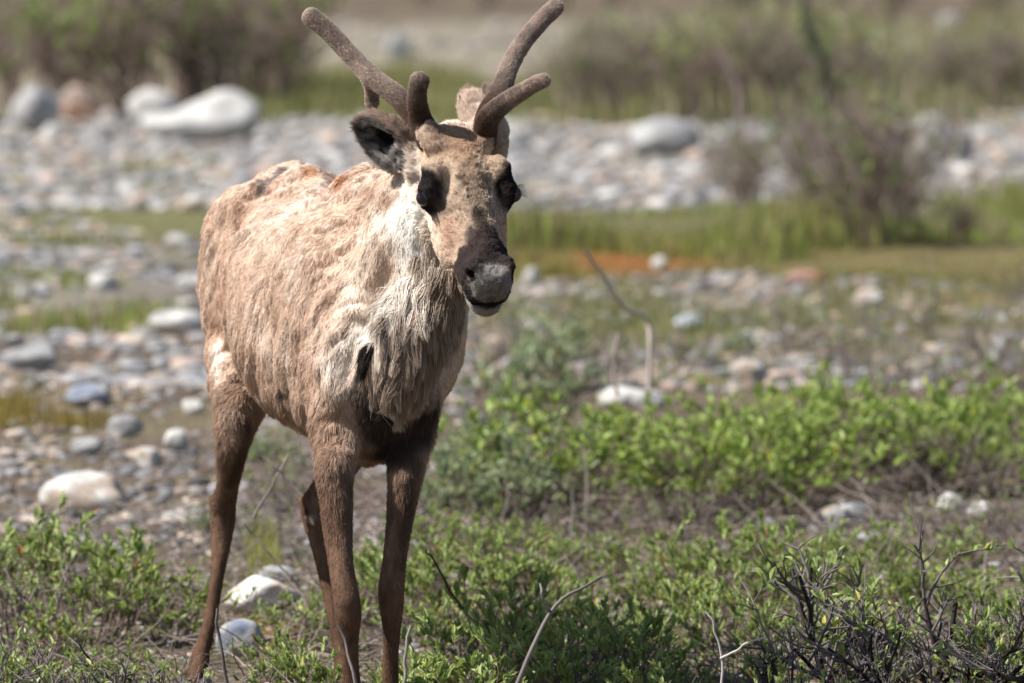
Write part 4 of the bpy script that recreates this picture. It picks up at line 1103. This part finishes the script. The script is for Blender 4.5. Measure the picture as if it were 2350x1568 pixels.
for v in range(3):   # bright green band
    proto('band', 30 + v, H=0.34, spread=0.30, stems=18, levels=3, branch=4, leafn=8, leafL=0.032, leafW=0.0125, leaf_prob=0.52, clumpy=0.06, leafcol=GREENA, rad=0.003, wig=0.18)
for v in range(2):   # grey green, rounder leaves
    proto('glauc', 40 + v, H=0.36, spread=0.30, stems=13, levels=3, branch=4, leaf_prob=0.6, clumpy=0.07, leafn=6, leafL=0.038, leafW=0.018, leafcol=GLAUC, rad=0.0035, wig=0.2)
for v in range(3):   # bare, densely branched
    proto('bare', 50 + v, H=0.34, spread=0.62, stems=8, levels=4, branch=4, leafn=6, leafL=0.024, leafW=0.010, leafcol=GREENB, rad=0.0085, wig=0.12, up=0.05, leaf_prob=0.13, ang=0.7,
          bark=((0.022, 0.017, 0.015), (0.055, 0.043, 0.038)), tipc=(0.17, 0.145, 0.135))
for v in range(3):   # sparse twigs with few leaves
    proto('sparse', 60 + v, H=0.34, spread=0.26, stems=14, levels=3, branch=3, leafn=6, leafL=0.018, leafW=0.007, leafcol=GREENB, rad=0.0035, wig=0.24, leaf_prob=0.35, bark=((0.10, 0.075, 0.065), (0.30, 0.25, 0.22)))
for v in range(3):   # tall brown willow of the far bank, unit height 1.5 m
    proto('tall', 70 + v, H=1.5, spread=0.7, stems=22, levels=3, branch=4, leafn=5, leafL=0.085, leafW=0.034, leafcol=((0.20, 0.30, 0.06), (0.38, 0.47, 0.16)), rad=0.016, wig=0.11, up=0.16, leaf_prob=0.46, clumpy=0.25, bark=((0.19, 0.135, 0.11), (0.42, 0.33, 0.28)))
for v in range(2):   # tall, nearly leafless
    proto('thin', 80 + v, H=1.3, spread=0.65, stems=20, levels=3, branch=5, leafn=4, leafL=0.07, leafW=0.028, leafcol=((0.17, 0.25, 0.07), (0.30, 0.36, 0.14)), rad=0.012, wig=0.13, up=0.14, leaf_prob=0.40, clumpy=0.2, bark=((0.16, 0.12, 0.10), (0.38, 0.30, 0.26)))
UH = dict(low=0.30, band=0.34, glauc=0.36, bare=0.34, sparse=0.34, tall=1.5, thin=1.3)
NAME = dict(low='low_willow', band='green_willow', glauc='grey_willow', bare='bare_shrub', sparse='sparse_willow', tall='tall_willow', thin='leafless_willow')
rp = random.Random(5); used = {}
def shrub(kind, px, py, hpx, label, group=None, wide=1.0, v=None, rot=None):
    """a shrub rooted at the ground point (px, py), about hpx tall in the picture"""
    g = G(px, py); s = hpx * g[1] / FPX / UH[kind] * 0.92
    k = used.get(kind, 0) if v is None else v; used[kind] = k + 1 if v is None else used.get(kind, 0)
    tw, lf = PR[kind][k % len(PR[kind])]; rp_ = random.Random(int(px * 7 + py * 3)); jx = rp_.uniform(0, 6.28)
    o = link(NAME[kind], None, loc=(g[0], g[1], float(gz(g[None])[0])))
    o.scale = (s * wide, s * wide, s); o.rotation_euler = (0, 0, jx if rot is None else rot)
    tag(o, label, 'shrub', group)
    link('twigs', tw, o)
    if lf: link('leaves', lf, o)
    return o
# --- foreground
FG = [('sparse', 20, 1500, 330, 'sparse leafy willow at the left edge above the dark twigs'), ('low', 60, 1420, 250, 'green willow rising highest at the left edge'),
      ('low', 200, 1480, 230, 'green willow left of the hind leg, second from the left edge'), ('low', 300, 1440, 190, 'bright green willow sprig bush half way to the hind leg'),
      ('low', 395, 1480, 190, 'low willow just left of the hind foot'), ('bare', 60, 1690, 260, 'dark bare shrub in the bottom left corner'),
      ('bare', 300, 1700, 300, 'dark crooked bare shrub left of the hind foot'), ('low', -20, 1660, 260, 'willow cut by the bottom left corner'), ('low', 140, 1640, 190, 'low willow between the two bare shrubs at the left'),
      ('sparse', 400, 1640, 230, 'thin twiggy willow in front of the hind foot'), ('low', 560, 1760, 170, 'leafy willow top at the bottom edge between hind and front legs'),
      ('low', 700, 1490, 170, 'willow sprigs against the left front leg, beside the white rock'), ('low', 690, 1640, 190, 'willow left of the front hooves'),
      ('low', 960, 1400, 180, 'willow behind the right front knee'), ('low', 850, 1440, 200, 'willow seen between the two front legs'),
      ('sparse', 590, 1290, 190, 'grey twiggy willow in the gap behind the white rock'), ('sparse', 650, 1200, 210, 'grey bare twigs under the belly'), ('glauc', 480, 1235, 90, 'small leafy sprig beside the hock'),
      ('low', 1030, 1460, 250, 'willow with orange catkins right of the front legs'), ('low', 1180, 1440, 210, 'low willow in front of the grey willow'), ('low', 1120, 1600, 250, 'dense willow at the bottom right of the front hooves'),
      ('low', 1260, 1660, 260, 'dense willow at the bottom edge, left of the forked dead twig'), ('low', 1420, 1620, 230, 'dense willow at the bottom edge, middle of the picture'), ('low', 1010, 1700, 240, 'willow cut by the bottom edge, touching the front leg'),
      ('low', 1330, 1470, 190, 'low willow above the forked dead twig'), ('low', 1480, 1430, 190, 'low willow beside the pink stone'), ('low', 1560, 1640, 190, 'sparse low willow right of the pale dead stalk'),
      ('low', 1600, 1490, 230, 'willow with pale sprigs left of the big bush'), ('low', 1740, 1440, 250, 'willow rising above the left arm of the bare bush'), ('low', 1860, 1450, 240, 'leafy willow behind the bare bush, left part'),
      ('low', 1990, 1440, 190, 'leafy willow behind the middle of the bare bush'), ('low', 2120, 1430, 180, 'leafy willow behind the top of the bare bush'), ('low', 2250, 1440, 190, 'leafy willow behind the right arm of the bare bush'),
      ('low', 2370, 1480, 230, 'leafy willow at the right edge'), ('low', 1960, 1600, 220, 'leafy willow in front of the bare bush, left side'), ('low', 2330, 1640, 250, 'leafy willow in the bottom right corner'),
      ('bare', 2160, 1630, 330, 'inner bare bush standing just behind the big one'), ('bare', 2110, 1655, 510, 'big dark bare bush in the bottom right'), ('bare', 1900, 1665, 320, 'left reaching part of the bare thicket, lower than the big bush'), ('bare', 2290, 1650, 370, 'bare bush at the right edge of the thicket'),
      ('sparse', 1560, 1800, 300, 'pale dead stalk with a few sprigs at the bottom edge'), ('bare', 660, 1760, 230, 'bare twigs at the bottom edge left of the front leg')]
FG += [('low', 980, 1290, 120, 'small low willow right of the forearm of the front leg'), ('low', 1090, 1330, 140, 'small low willow above the dark red brown twig'), ('low', 1210, 1310, 120, 'small low willow below the grey green one'), ('low', 1300, 1340, 120, 'small willow below the low grey twigs'),
       ('low', 1650, 1400, 200, 'willow with upright pale green shoots left of the rising one'), ('low', 1400, 1340, 110, 'sprig of willow below the dead branching shrub'), ('low', 1700, 1560, 200, 'willow under the left arm of the bare bush'), ('low', 1840, 1730, 230, 'willow at the bottom edge under the bare thicket'),
       ('low', 2060, 1330, 120, 'willow sprig behind the bare bush top, left'), ('low', 2200, 1330, 120, 'willow sprig behind the bare bush top, right'), ('low', 620, 1560, 120, 'small sprig in front of the blue grey rock'), ('sparse', 180, 1330, 200, 'thin upright willow shoots left, below the white dome rock'), ('low', 300, 1330, 110, 'small bright sprig above the left willows')]
for px, py, h, lab in [(1060, 1520, 170, 'one of the small willows filling the ground left of the forked dead branch'), (1180, 1540, 180, 'leafy willow right behind the foot of the forked dead branch'), (1290, 1560, 180, 'leafy willow right of the stem of the forked dead branch'), (1400, 1540, 160, 'small leafy willow between the forked dead branch and the bone coloured twig'),
        (1520, 1540, 160, 'small leafy willow above the bone coloured twig'), (1460, 1720, 220, 'leafy willow at the bottom edge left of the bone coloured twig'), (1150, 1740, 230, 'leafy willow at the bottom edge left of the forked dead branch'), (900, 1620, 130, 'low sprigs between the two front hooves'),
        (1780, 1340, 130, 'low willow in front of the bare soil, left of the bare bush'), (1920, 1350, 140, 'low willow in front of the bare soil, above the bare thicket'), (1560, 1350, 110, 'low sprigs in front of the dead branching shrub'), (470, 1700, 170, 'sprigs at the bottom edge below the hind foot'),
        (110, 1530, 200, 'willow between the leftmost tall one and the dark bare shrub'), (250, 1600, 150, 'sprigs behind the dark crooked bare shrub')]: FG.append(('low', px, py, h, lab))
BROT = {2110: (3.14, 0), 1900: (1.57, 2), 2290: (4.71, 1), 2160: (0.0, 0)}
for k, px, py, h, lab in FG: shrub(k, px, py, h * (rp.uniform(0.85, 1.3) if k == 'low' else 1.0), lab, wide=rp.uniform(0.95, 1.2), rot=BROT[px][0] if k == 'bare' and px in BROT else None, v=BROT[px][1] if k == 'bare' and px in BROT else None)
# --- green band and its neighbours
row = [(1260, 1185, 270), (1350, 1150, 250), (1440, 1190, 270), (1540, 1150, 260), (1620, 1195, 260), (1720, 1165, 270), (1800, 1190, 260), (1900, 1120, 270), (1870, 1040, 200), (2000, 1110, 230), (2090, 1130, 240), (2190, 1120, 240), (2290, 1110, 240), (2380, 1130, 250), (1480, 1090, 150), (1660, 1080, 150), (2100, 1060, 170), (2240, 1050, 160)]
BANDL = ['leftmost bush of the bright green willow band', 'green willow in the band, behind the leftmost bush', 'green willow in the band, under the bright white rock', 'green willow in the band, behind the crossing dead stems', 'green willow low in the middle of the band', 'green willow in the band, left of its highest bush',
         'green willow at the lower edge of the band above the wide pale rock', 'highest bush of the bright green band', 'top bush of the green band below the upright tan rock', 'green willow in the band, right of the highest bush', 'green willow in the right half of the band above the wide pale rock', 'green willow in the band above the dark twigs',
         'green willow in the band near the right edge', 'rightmost bush of the bright green band', 'small bush on the back of the band behind the crossing stems', 'small bush on the back of the band, middle', 'small bush on the back of the band, right of the highest bush', 'small bush on the back of the band near the right edge']
for (px, py, h), lab in zip(row, BANDL): shrub('band', px, py + rp.uniform(-15, 15), h * rp.uniform(0.85, 1.22), lab, wide=rp.uniform(1.05, 1.35))
for px, py, h, lab in [(1010, 1230, 220, 'grey green willow against the right front leg'), (1090, 1200, 260, 'grey green willow with round leaves right of the breast'), (1180, 1230, 250, 'grey green willow left of the bright band'), (1120, 1080, 200, 'grey green willow below the chin, further back'),
                       (1230, 1000, 260, 'tall grey green willow below the nose'), (1270, 900, 220, 'thin grey green willow sprig right of the nose'), (1700, 830, 90, 'small green plant left of the oval white rock'), (600, 1090, 130, 'green sprigs under the belly')]:
    shrub('glauc', px, py, h, lab)
for px, py, h, lab in [(1560, 1260, 220, 'dead branching shrub in front of the green band'), (1450, 1240, 150, 'grey dead twigs left of the dead branching shrub'), (2160, 1260, 190, 'dark twiggy shrub right of the wide pale rock'), (2300, 1260, 200, 'dark twiggy shrub at the right edge under the band'),
                       (2120, 800, 230, 'twiggy brown shrub on the mossy soil at right'), (2260, 850, 220, 'twiggy brown shrub near the right edge, mid height'), (1420, 900, 190, 'upright bare stems above the bright white rock'), (1350, 1250, 120, 'low grey twigs under the leftmost green bush')]:
    shrub('sparse', px, py, h, lab)
for px, py, h, lab in [(1300, 1215, 200, 'twiggy willow before the left end of the green band'), (1670, 1215, 190, 'twiggy willow before the middle of the green band'), (1800, 1150, 230, 'bare twigs growing up through the green band under the upright tan rock'), (2050, 1150, 250, 'bare twigs growing up through the green band, right half'), (2240, 1150, 230, 'bare twigs growing up through the green band near the right edge'), (1480, 1130, 230, 'bare twigs growing up through the green band below the bright white rock'), (1150, 1170, 230, 'bare twigs among the grey green willows'), (690, 1180, 180, 'bare twigs seen between the hind legs')]:
    shrub('sparse', px, py, h, lab)
for px, py, h, lab in [(1180, 760, 130, 'small twiggy plant just right of the chin'), (1340, 800, 160, 'twiggy plant left of the bent pale stem'), (1560, 860, 170, 'leafy twigs between the bright white rock and the upright tan rock'), (1640, 760, 110, 'small twiggy plant beside the pale blue rock'), (1830, 820, 190, 'twiggy plant right of the upright tan rock'),
                       (1950, 880, 220, 'twigs rising above the highest green bush'), (2040, 900, 170, 'brown twigs behind the green band, right part'), (2180, 960, 200, 'twigs rising from the back of the green band at right'), (2340, 940, 190, 'brown twigs behind the green band at the right edge'), (1120, 900, 160, 'grey twigs right of the breast'),
                       (1300, 950, 130, 'twigs left of the bright white rock'), (2330, 720, 150, 'small brown plant at the right edge below the grass strip'), (1990, 740, 110, 'small plant below the jagged pale rock'), (1780, 1250, 110, 'sparse twigs on the bare soil left of the wide pale rock'), (1650, 1260, 130, 'grey twigs under the green band, middle')]:
    shrub('sparse', px, py, h, lab)
# --- far willows
for px, py, h, lab in [(-60, 285, 420, 'green willow clump at the far left edge'), (60, 270, 400, 'green and brown willow above the tall grey boulder'), (190, 258, 420, 'brown willow above the orange boulder'), (300, 262, 430, 'tall brown willow left of the white boulders'), (400, 250, 440, 'brown willow above the round white boulder'),
                       (500, 258, 430, 'willow above the big white boulder'), (600, 245, 380, 'rightmost willow of the left thicket'), (660, 225, 280, 'low brown willow on the right end of the left thicket')]:
    shrub('tall', px, py, h, lab, wide=1.1)
for px, py, h, lab in [(1330, 282, 210, 'olive willow right of the antler'), (1450, 270, 250, 'olive willow above the blue grey boulder'), (1560, 282, 230, 'brownish willow right above the blue grey boulder'), (1680, 275, 250, 'willow left of the leaning stem'), (1800, 280, 240, 'willow at the foot of the leaning stem'),
                       (1930, 270, 250, 'willow above the left of the bare bush'), (2050, 262, 150, 'low willow above the tall pale boulder'), (2175, 252, 170, 'green willow right above the tall pale boulder'), (2290, 262, 200, 'green willow near the right edge, far bank')]:
    shrub('tall' if px in (1560, 1680, 2170, 1930) else 'thin', px, py, h * 1.15, lab, wide=1.25)
for px, py, h, lab in [(1900, 555, 400, 'brown bare bush on the grass strip, left stems'), (2010, 575, 450, 'biggest brown bare bush on the grass strip'), (2065, 560, 300, 'right stems of the brown bare bush'), (1700, 480, 260, 'thin bare stems left of the brown bare bush'), (2210, 560, 120, 'low brown twigs right of the bare bush')]:
    shrub('thin', px, py, h, lab, wide=0.95)
i = 0
for py, n, h in ((60, 12, 150), (10, 14, 200), (130, 7, 90)):
    for j in range(n):
        px = -60 + 2500 * (j + rp.uniform(0.1, 0.9)) / n
        if 700 < px < 1500 and py > 20: continue
        shrub('tall' if rp.random() < 0.5 else 'thin', px, py + rp.uniform(-12, 12), h * rp.uniform(0.7, 1.1), 'blurred brown and green willow in the far background along the top edge', 'far background willows')
# two slender saplings and the loose dead stems
def stem(name, pts, r0, r1, label, cat, cols=((0.30, 0.25, 0.22)), leaf=None):
    P = np.array([W(x, y, Y) for x, y, Y in pts]); t = np.linspace(0, 1, len(P)); tt = np.linspace(0, 1, len(P) * 4)
    Q = np.stack([interp(tt, t, P[:, k]).astype(float) for k in range(3)], 1); o0 = Q[0].copy()
    n = len(Q); Q = Q + (np.stack([vnoise(np.stack([tt * 5 + k * 7, tt * 0 + pts[0][0], tt * 0], 1), 4) for k in range(3)], 1) - 0.5) * r0 * 2.5
    V, F = tubes([(Q - o0, np.linspace(r0, r1, n))], 7)
    root = link(name, mesh_np(name, V, [F], [M_BARK], np.ones((len(V), 3)) * np.array(cols)), loc=tuple(o0))
    if leaf:
        r = np.random.default_rng(int(pts[0][0])); k, L, c = leaf; idx = r.uniform(0.15, 1, k) * (n - 1.001); ii = idx.astype(int)
        q = (Q[ii] + (Q[ii + 1] - Q[ii]) * (idx - ii)[:, None]) - o0
        d = unit(r.normal(size=(k, 3)) + np.array([0, 0, 0.5])); q = q + d * r.uniform(0, L * 2, (k, 1)); Vl, Ql, Tl = leaves(q, d, unit(r.normal(size=(k, 3)) + [0, 0, 1.0]), L * r.uniform(0.6, 1.2, k), L * 0.4 * np.ones(k))
        link('leaves', mesh_np('leaves', Vl, [Ql, Tl], [M_LEAF], np.repeat(np.array(c) * r.uniform(0.7, 1.2, (k, 1)), 8, 0), smooth=False), root)
    return tag(root, label, cat)
def Yg(py): return float(G(0, py)[1])
stem('sapling', [(1905, 300, 55), (1895, 200, 55), (1880, 120, 55), (1862, 50, 55), (1840, -40, 55)], 0.040, 0.028, 'tall thin dark stem with green leaves reaching the top edge', 'sapling', (0.07, 0.065, 0.045), (200, 0.06, (0.10, 0.14, 0.06)))
stem('sapling', [(1715, 470, Yg(480)), (1700, 300, Yg(480)), (1680, 180, Yg(480)), (1640, 100, Yg(480))], 0.022, 0.009, 'thin pale leaning stem left of the tall dark one', 'sapling', (0.27, 0.21, 0.19))
stem('dead_stem', [(2000, 560, 38), (1960, 420, 38), (1915, 300, 38), (1890, 190, 38)], 0.016, 0.006, 'long thin stem rising highest from the brown bare bush', 'dead stem', (0.20, 0.155, 0.13))
stem('dead_stem', [(2020, 560, 38), (2040, 430, 38), (2085, 330, 38), (2110, 230, 38)], 0.014, 0.005, 'thin stem of the brown bare bush leaning right over the pale boulder', 'dead stem', (0.22, 0.17, 0.145))
stem('dead_stem', [(1960, 555, 38), (1900, 450, 38), (1830, 380, 38), (1790, 320, 38)], 0.013, 0.005, 'thin stem of the brown bare bush leaning left over the gravel', 'dead stem', (0.22, 0.17, 0.145))
stem('dead_stem', [(1490, 900, 22.5), (1492, 800, 22.5), (1485, 738, 22.5), (1435, 700, 22.4), (1385, 630, 22.3), (1345, 565, 22.2)], 0.008, 0.006, 'pale dead stem bent like an elbow above the white rock', 'dead stem', (0.48, 0.40, 0.36))
stem('dead_stem', [(1412, 910, 22.2), (1410, 820, 22.2), (1414, 770, 22.2)], 0.007, 0.004, 'short upright pale stem left of the bent one', 'dead stem', (0.34, 0.28, 0.25))
stem('dead_stem', [(1165, 1640, 14.2), (1215, 1500, 14.2), (1262, 1400, 14.25), (1330, 1350, 14.3), (1375, 1325, 14.4)], 0.0055, 0.0022, 'blurred grey dead branch leaning right in the middle foreground', 'dead branch', (0.17, 0.145, 0.135))
stem('dead_stem', [(1262, 1400, 14.25), (1245, 1370, 14.2), (1235, 1345, 14.2)], 0.004, 0.002, 'short grey prong forking off the dead branch', 'dead branch', (0.22, 0.19, 0.18))
stem('dead_stem', [(1480, 1155, 20.2), (1400, 1150, 20.2), (1320, 1140, 20.2), (1270, 1110, 20.1)], 0.006, 0.005, 'brown dead branch lying across the foot of the green band', 'dead branch', (0.17, 0.12, 0.10))
stem('dead_stem', [(1060, 1395, 15.9), (1020, 1330, 15.9), (985, 1275, 15.9), (975, 1262, 15.9)], 0.003, 0.0018, 'dark red brown twig rising right of the front knee', 'twig', (0.06, 0.035, 0.03))
stem('dead_stem', [(1650, 1610, 14.9), (1655, 1500, 14.9), (1640, 1440, 14.9), (1622, 1405, 14.9)], 0.003, 0.002, 'pale bone coloured twig at the bottom, left of the bare thicket', 'twig', (0.42, 0.38, 0.36))
stem('dead_stem', [(1655, 1515, 14.9), (1700, 1485, 14.88), (1755, 1462, 14.85)], 0.003, 0.002, 'pale side twig pointing right from the bone coloured one', 'twig', (0.42, 0.38, 0.36))
stem('dead_stem', [(835, 1600, 14.3), (805, 1520, 14.3), (780, 1430, 14.3)], 0.004, 0.002, 'blurred grey twig crossing the lower front leg', 'twig', (0.25, 0.21, 0.19))
stem('dead_stem', [(920, 1590, 14.2), (935, 1500, 14.2), (940, 1440, 14.2)], 0.004, 0.003, 'blurred thin stalk over the right front leg', 'twig', (0.25, 0.24, 0.18))
stem('dead_stem', [(690, 1350, 16.6), (640, 1300, 16.6), (600, 1250, 16.6), (560, 1200, 16.6)], 0.0028, 0.0018, 'grey fallen twig slanting behind the white rock', 'twig', (0.28, 0.23, 0.20))
stem('dead_stem', [(580, 1190, 17.4), (630, 1110, 17.3), (665, 1045, 17.3)], 0.0035, 0.002, 'grey twig leaning right under the belly', 'twig', (0.28, 0.23, 0.21))
stem('dead_stem', [(705, 1150, 17.2), (640, 1080, 17.2), (590, 1030, 17.2)], 0.0035, 0.002, 'grey twig leaning left under the belly', 'twig', (0.30, 0.25, 0.22))
stem('dead_stem', [(525, 1600, 14.4), (505, 1480, 14.4), (498, 1400, 14.4)], 0.004, 0.003, 'dark blurred twig in front of the blue grey rock', 'twig', (0.12, 0.10, 0.09))

# --- grass and ground cover
def blades(name, n, x0, x1, y0, y1, h0, h1, w, seed, cols, label, tuft=0.35, cat='grass', lean=0.35, keep=0.45, sc=0.5):
    r = np.random.default_rng(seed); Ya, Yb = G(0, y1)[1], G(0, y0)[1]
    px = r.uniform(x0, x1, n); Y = r.uniform(Ya, Yb, n); X = (px - 1175) / FPX * Y
    Q = np.stack([X, Y, X * 0], 1); d = fbm(Q / sc, seed + 700, 2)
    edge = np.minimum(px - x0, x1 - px) / (x1 - x0) * 4; k = d + 0.25 * np.clip(edge, 0, 1) + r.normal(0, 0.05, n) > keep + 0.25 - 0.0; Q, d = Q[k], d[k]; n = len(Q)
    Q[:, 2] = gz(Q) - 0.005
    H = (h0 + (h1 - h0) * r.random(n)) * (0.6 + 0.8 * d) * (0.25 + 1.3 * sstep(0.25, 0.75, vnoise(np.stack([Q[:, 0] / 0.8, Q[:, 1] / 3, Q[:, 0] * 0], 1), seed))); a = r.random(n) * 6.283
    s = np.stack([np.cos(a), np.sin(a), a * 0], 1) * w; l = unit(r.normal(size=(n, 3)) * [1, 1, 0]) * (lean * H * r.random(n))[:, None]
    up = np.array([0, 0, 1.0]) * H[:, None]
    V = np.stack([Q - s, Q + s, Q + up * 0.55 + l * 0.35 + s * 0.8, Q + up * 0.55 + l * 0.35 - s * 0.8, Q + up + l], 1)
    kk = np.arange(n)[:, None] * 5
    cols = np.array(cols); c = cols[r.integers(0, len(cols), n)] * r.uniform(0.75, 1.25, (n, 1))
    o = link(name, mesh_np(name, V.reshape(-1, 3), [np.array([[0, 1, 2, 3]]) + kk, np.array([[3, 2, 4]]) + kk], [M_GRASS], np.repeat(c, 5, 0)))
    return tag(o, label, cat, kind='stuff')
YG = [(0.24, 0.31, 0.06), (0.31, 0.34, 0.09), (0.15, 0.19, 0.05), (0.30, 0.25, 0.13), (0.25, 0.19, 0.10)]
blades('grass', 24000, 1090, 2750, 478, 592, 0.03, 0.20, 0.006, 21, YG, 'yellow green grass strip behind the head on the right', keep=0.52, sc=0.9)
blades('grass', 9000, 1090, 2750, 560, 650, 0.02, 0.07, 0.006, 22, [(0.22, 0.20, 0.05), (0.26, 0.17, 0.04), (0.17, 0.19, 0.04)], 'short mossy grass in front of the grass strip', keep=0.42)
blades('grass', 13000, -300, 560, 455, 640, 0.02, 0.09, 0.006, 23, YG, 'thin grass growing through the gravel at left', keep=0.51, sc=1.2)
blades('grass', 5000, -300, 520, 360, 450, 0.04, 0.10, 0.008, 28, YG, 'faint grass on the gravel bar at left', keep=0.56)
blades('grass', 5000, -100, 450, 640, 760, 0.03, 0.08, 0.005, 24, YG, 'green grass tufts on the left gravel', keep=0.55)
blades('grass', 5000, -60, 380, 860, 985, 0.01, 0.04, 0.003, 25, [(0.27, 0.22, 0.05), (0.22, 0.15, 0.04)], 'yellow moss tufts on the brown soil at left', keep=0.46)
blades('grass', 14000, 560, 1500, 190, 290, 0.06, 0.2, 0.012, 26, [(0.23, 0.23, 0.08), (0.29, 0.26, 0.13), (0.17, 0.19, 0.07)], 'olive grass bank behind the antlers', keep=0.34)
blades('grass', 16000, 1300, 2750, 60, 290, 0.08, 0.3, 0.016, 27, [(0.24, 0.25, 0.09), (0.33, 0.29, 0.17), (0.30, 0.25, 0.18), (0.18, 0.20, 0.07)], 'grass among the far willows at right', keep=0.40, sc=1.5)
blades('grass', 16000, 1080, 2600, 640, 900, 0.015, 0.06, 0.003, 29, [(0.20, 0.22, 0.05), (0.24, 0.18, 0.06), (0.13, 0.18, 0.05)], 'scattered low grass on the mossy soil at right', keep=0.50)
blades('grass', 700, 560, 640, 1255, 1330, 0.05, 0.12, 0.0012, 30, [(0.30, 0.33, 0.08), (0.36, 0.32, 0.12)], 'small tuft of yellowish grass behind the white rock', keep=0.2)
def ground_leaves(name, n, x0, x1, y0, y1, L, seed, cols, label, keep=0.45, hz=0.03):
    r = np.random.default_rng(seed); Ya, Yb = G(0, y1)[1], G(0, y0)[1]
    px = r.uniform(x0, x1, n); Y = r.uniform(Ya, Yb, n); X = (px - 1175) / FPX * Y; Q = np.stack([X, Y, X * 0], 1)
    k = fbm(Q / 0.25, seed + 3, 2) > keep; Q = Q[k]; n = len(Q); Q[:, 2] = gz(Q) + r.random(n) ** 1.5 * hz
    d = unit(r.normal(size=(n, 3)) + [0, 0, 0.5]); Vl, Ql, Tl = leaves(Q, d, unit(r.normal(size=(n, 3)) * 0.5 + [0, 0, 1.0]), L * r.uniform(0.6, 1.3, n), L * 0.4 * r.uniform(0.8, 1.2, n))
    c = np.array(cols)[r.integers(0, len(cols), n)] * r.uniform(0.7, 1.25, (n, 1))
    o = link(name, mesh_np(name, Vl, [Ql, Tl], [M_LEAF], np.repeat(c, 8, 0), smooth=False)); return tag(o, label, 'ground cover', kind='stuff')
ground_leaves('ground_cover', 30000, -150, 2550, 1260, 1900, 0.014, 41, [(0.16, 0.22, 0.06), (0.24, 0.31, 0.10), (0.24, 0.17, 0.08)], 'low leafy ground cover among the foreground willows', keep=0.48)
ground_leaves('leaf_litter', 22000, -150, 2550, 1000, 1900, 0.012, 42, [(0.22, 0.15, 0.10), (0.14, 0.09, 0.06), (0.30, 0.22, 0.16)], 'brown leaf litter on the foreground soil', keep=0.30, hz=0.008)
def litter(name, n, x0, x1, y0, y1, Lm, rad, seed, label):
    r = np.random.default_rng(seed); Ya, Yb = G(0, y1)[1], G(0, y0)[1]; polys = []; cc = []
    for i in range(n):
        px = r.uniform(x0, x1); Y = r.uniform(Ya, Yb); p = np.array([(px - 1175) / FPX * Y, Y, 0.0]); p[2] = float(gz(p[None])[0]) + r.uniform(0.002, 0.05)
        a = r.random() * 6.283; pts, _ = wander(p, np.array([math.cos(a), math.sin(a), r.uniform(-0.05, 0.45)]), Lm * r.uniform(0.4, 1.2), 4, r, 0.2)
        polys.append((pts, np.linspace(rad * r.uniform(0.6, 1.3), rad * 0.4, 5))); cc.append(np.repeat((np.array((0.26, 0.215, 0.19)) * r.uniform(0.3, 1.3))[None], 20, 0))
    V, F = tubes(polys, 4); o = link(name, mesh_np(name, V, [F], [M_BARK], np.concatenate(cc))); return tag(o, label, 'twig litter', kind='stuff')
litter('twig_litter', 3600, -150, 2550, 1180, 1900, 0.16, 0.0022, 51, 'dead grey twigs littering the foreground')
litter('twig_litter', 1100, 520, 2500, 1000, 1260, 0.22, 0.003, 52, 'dead grey twigs under the green band')
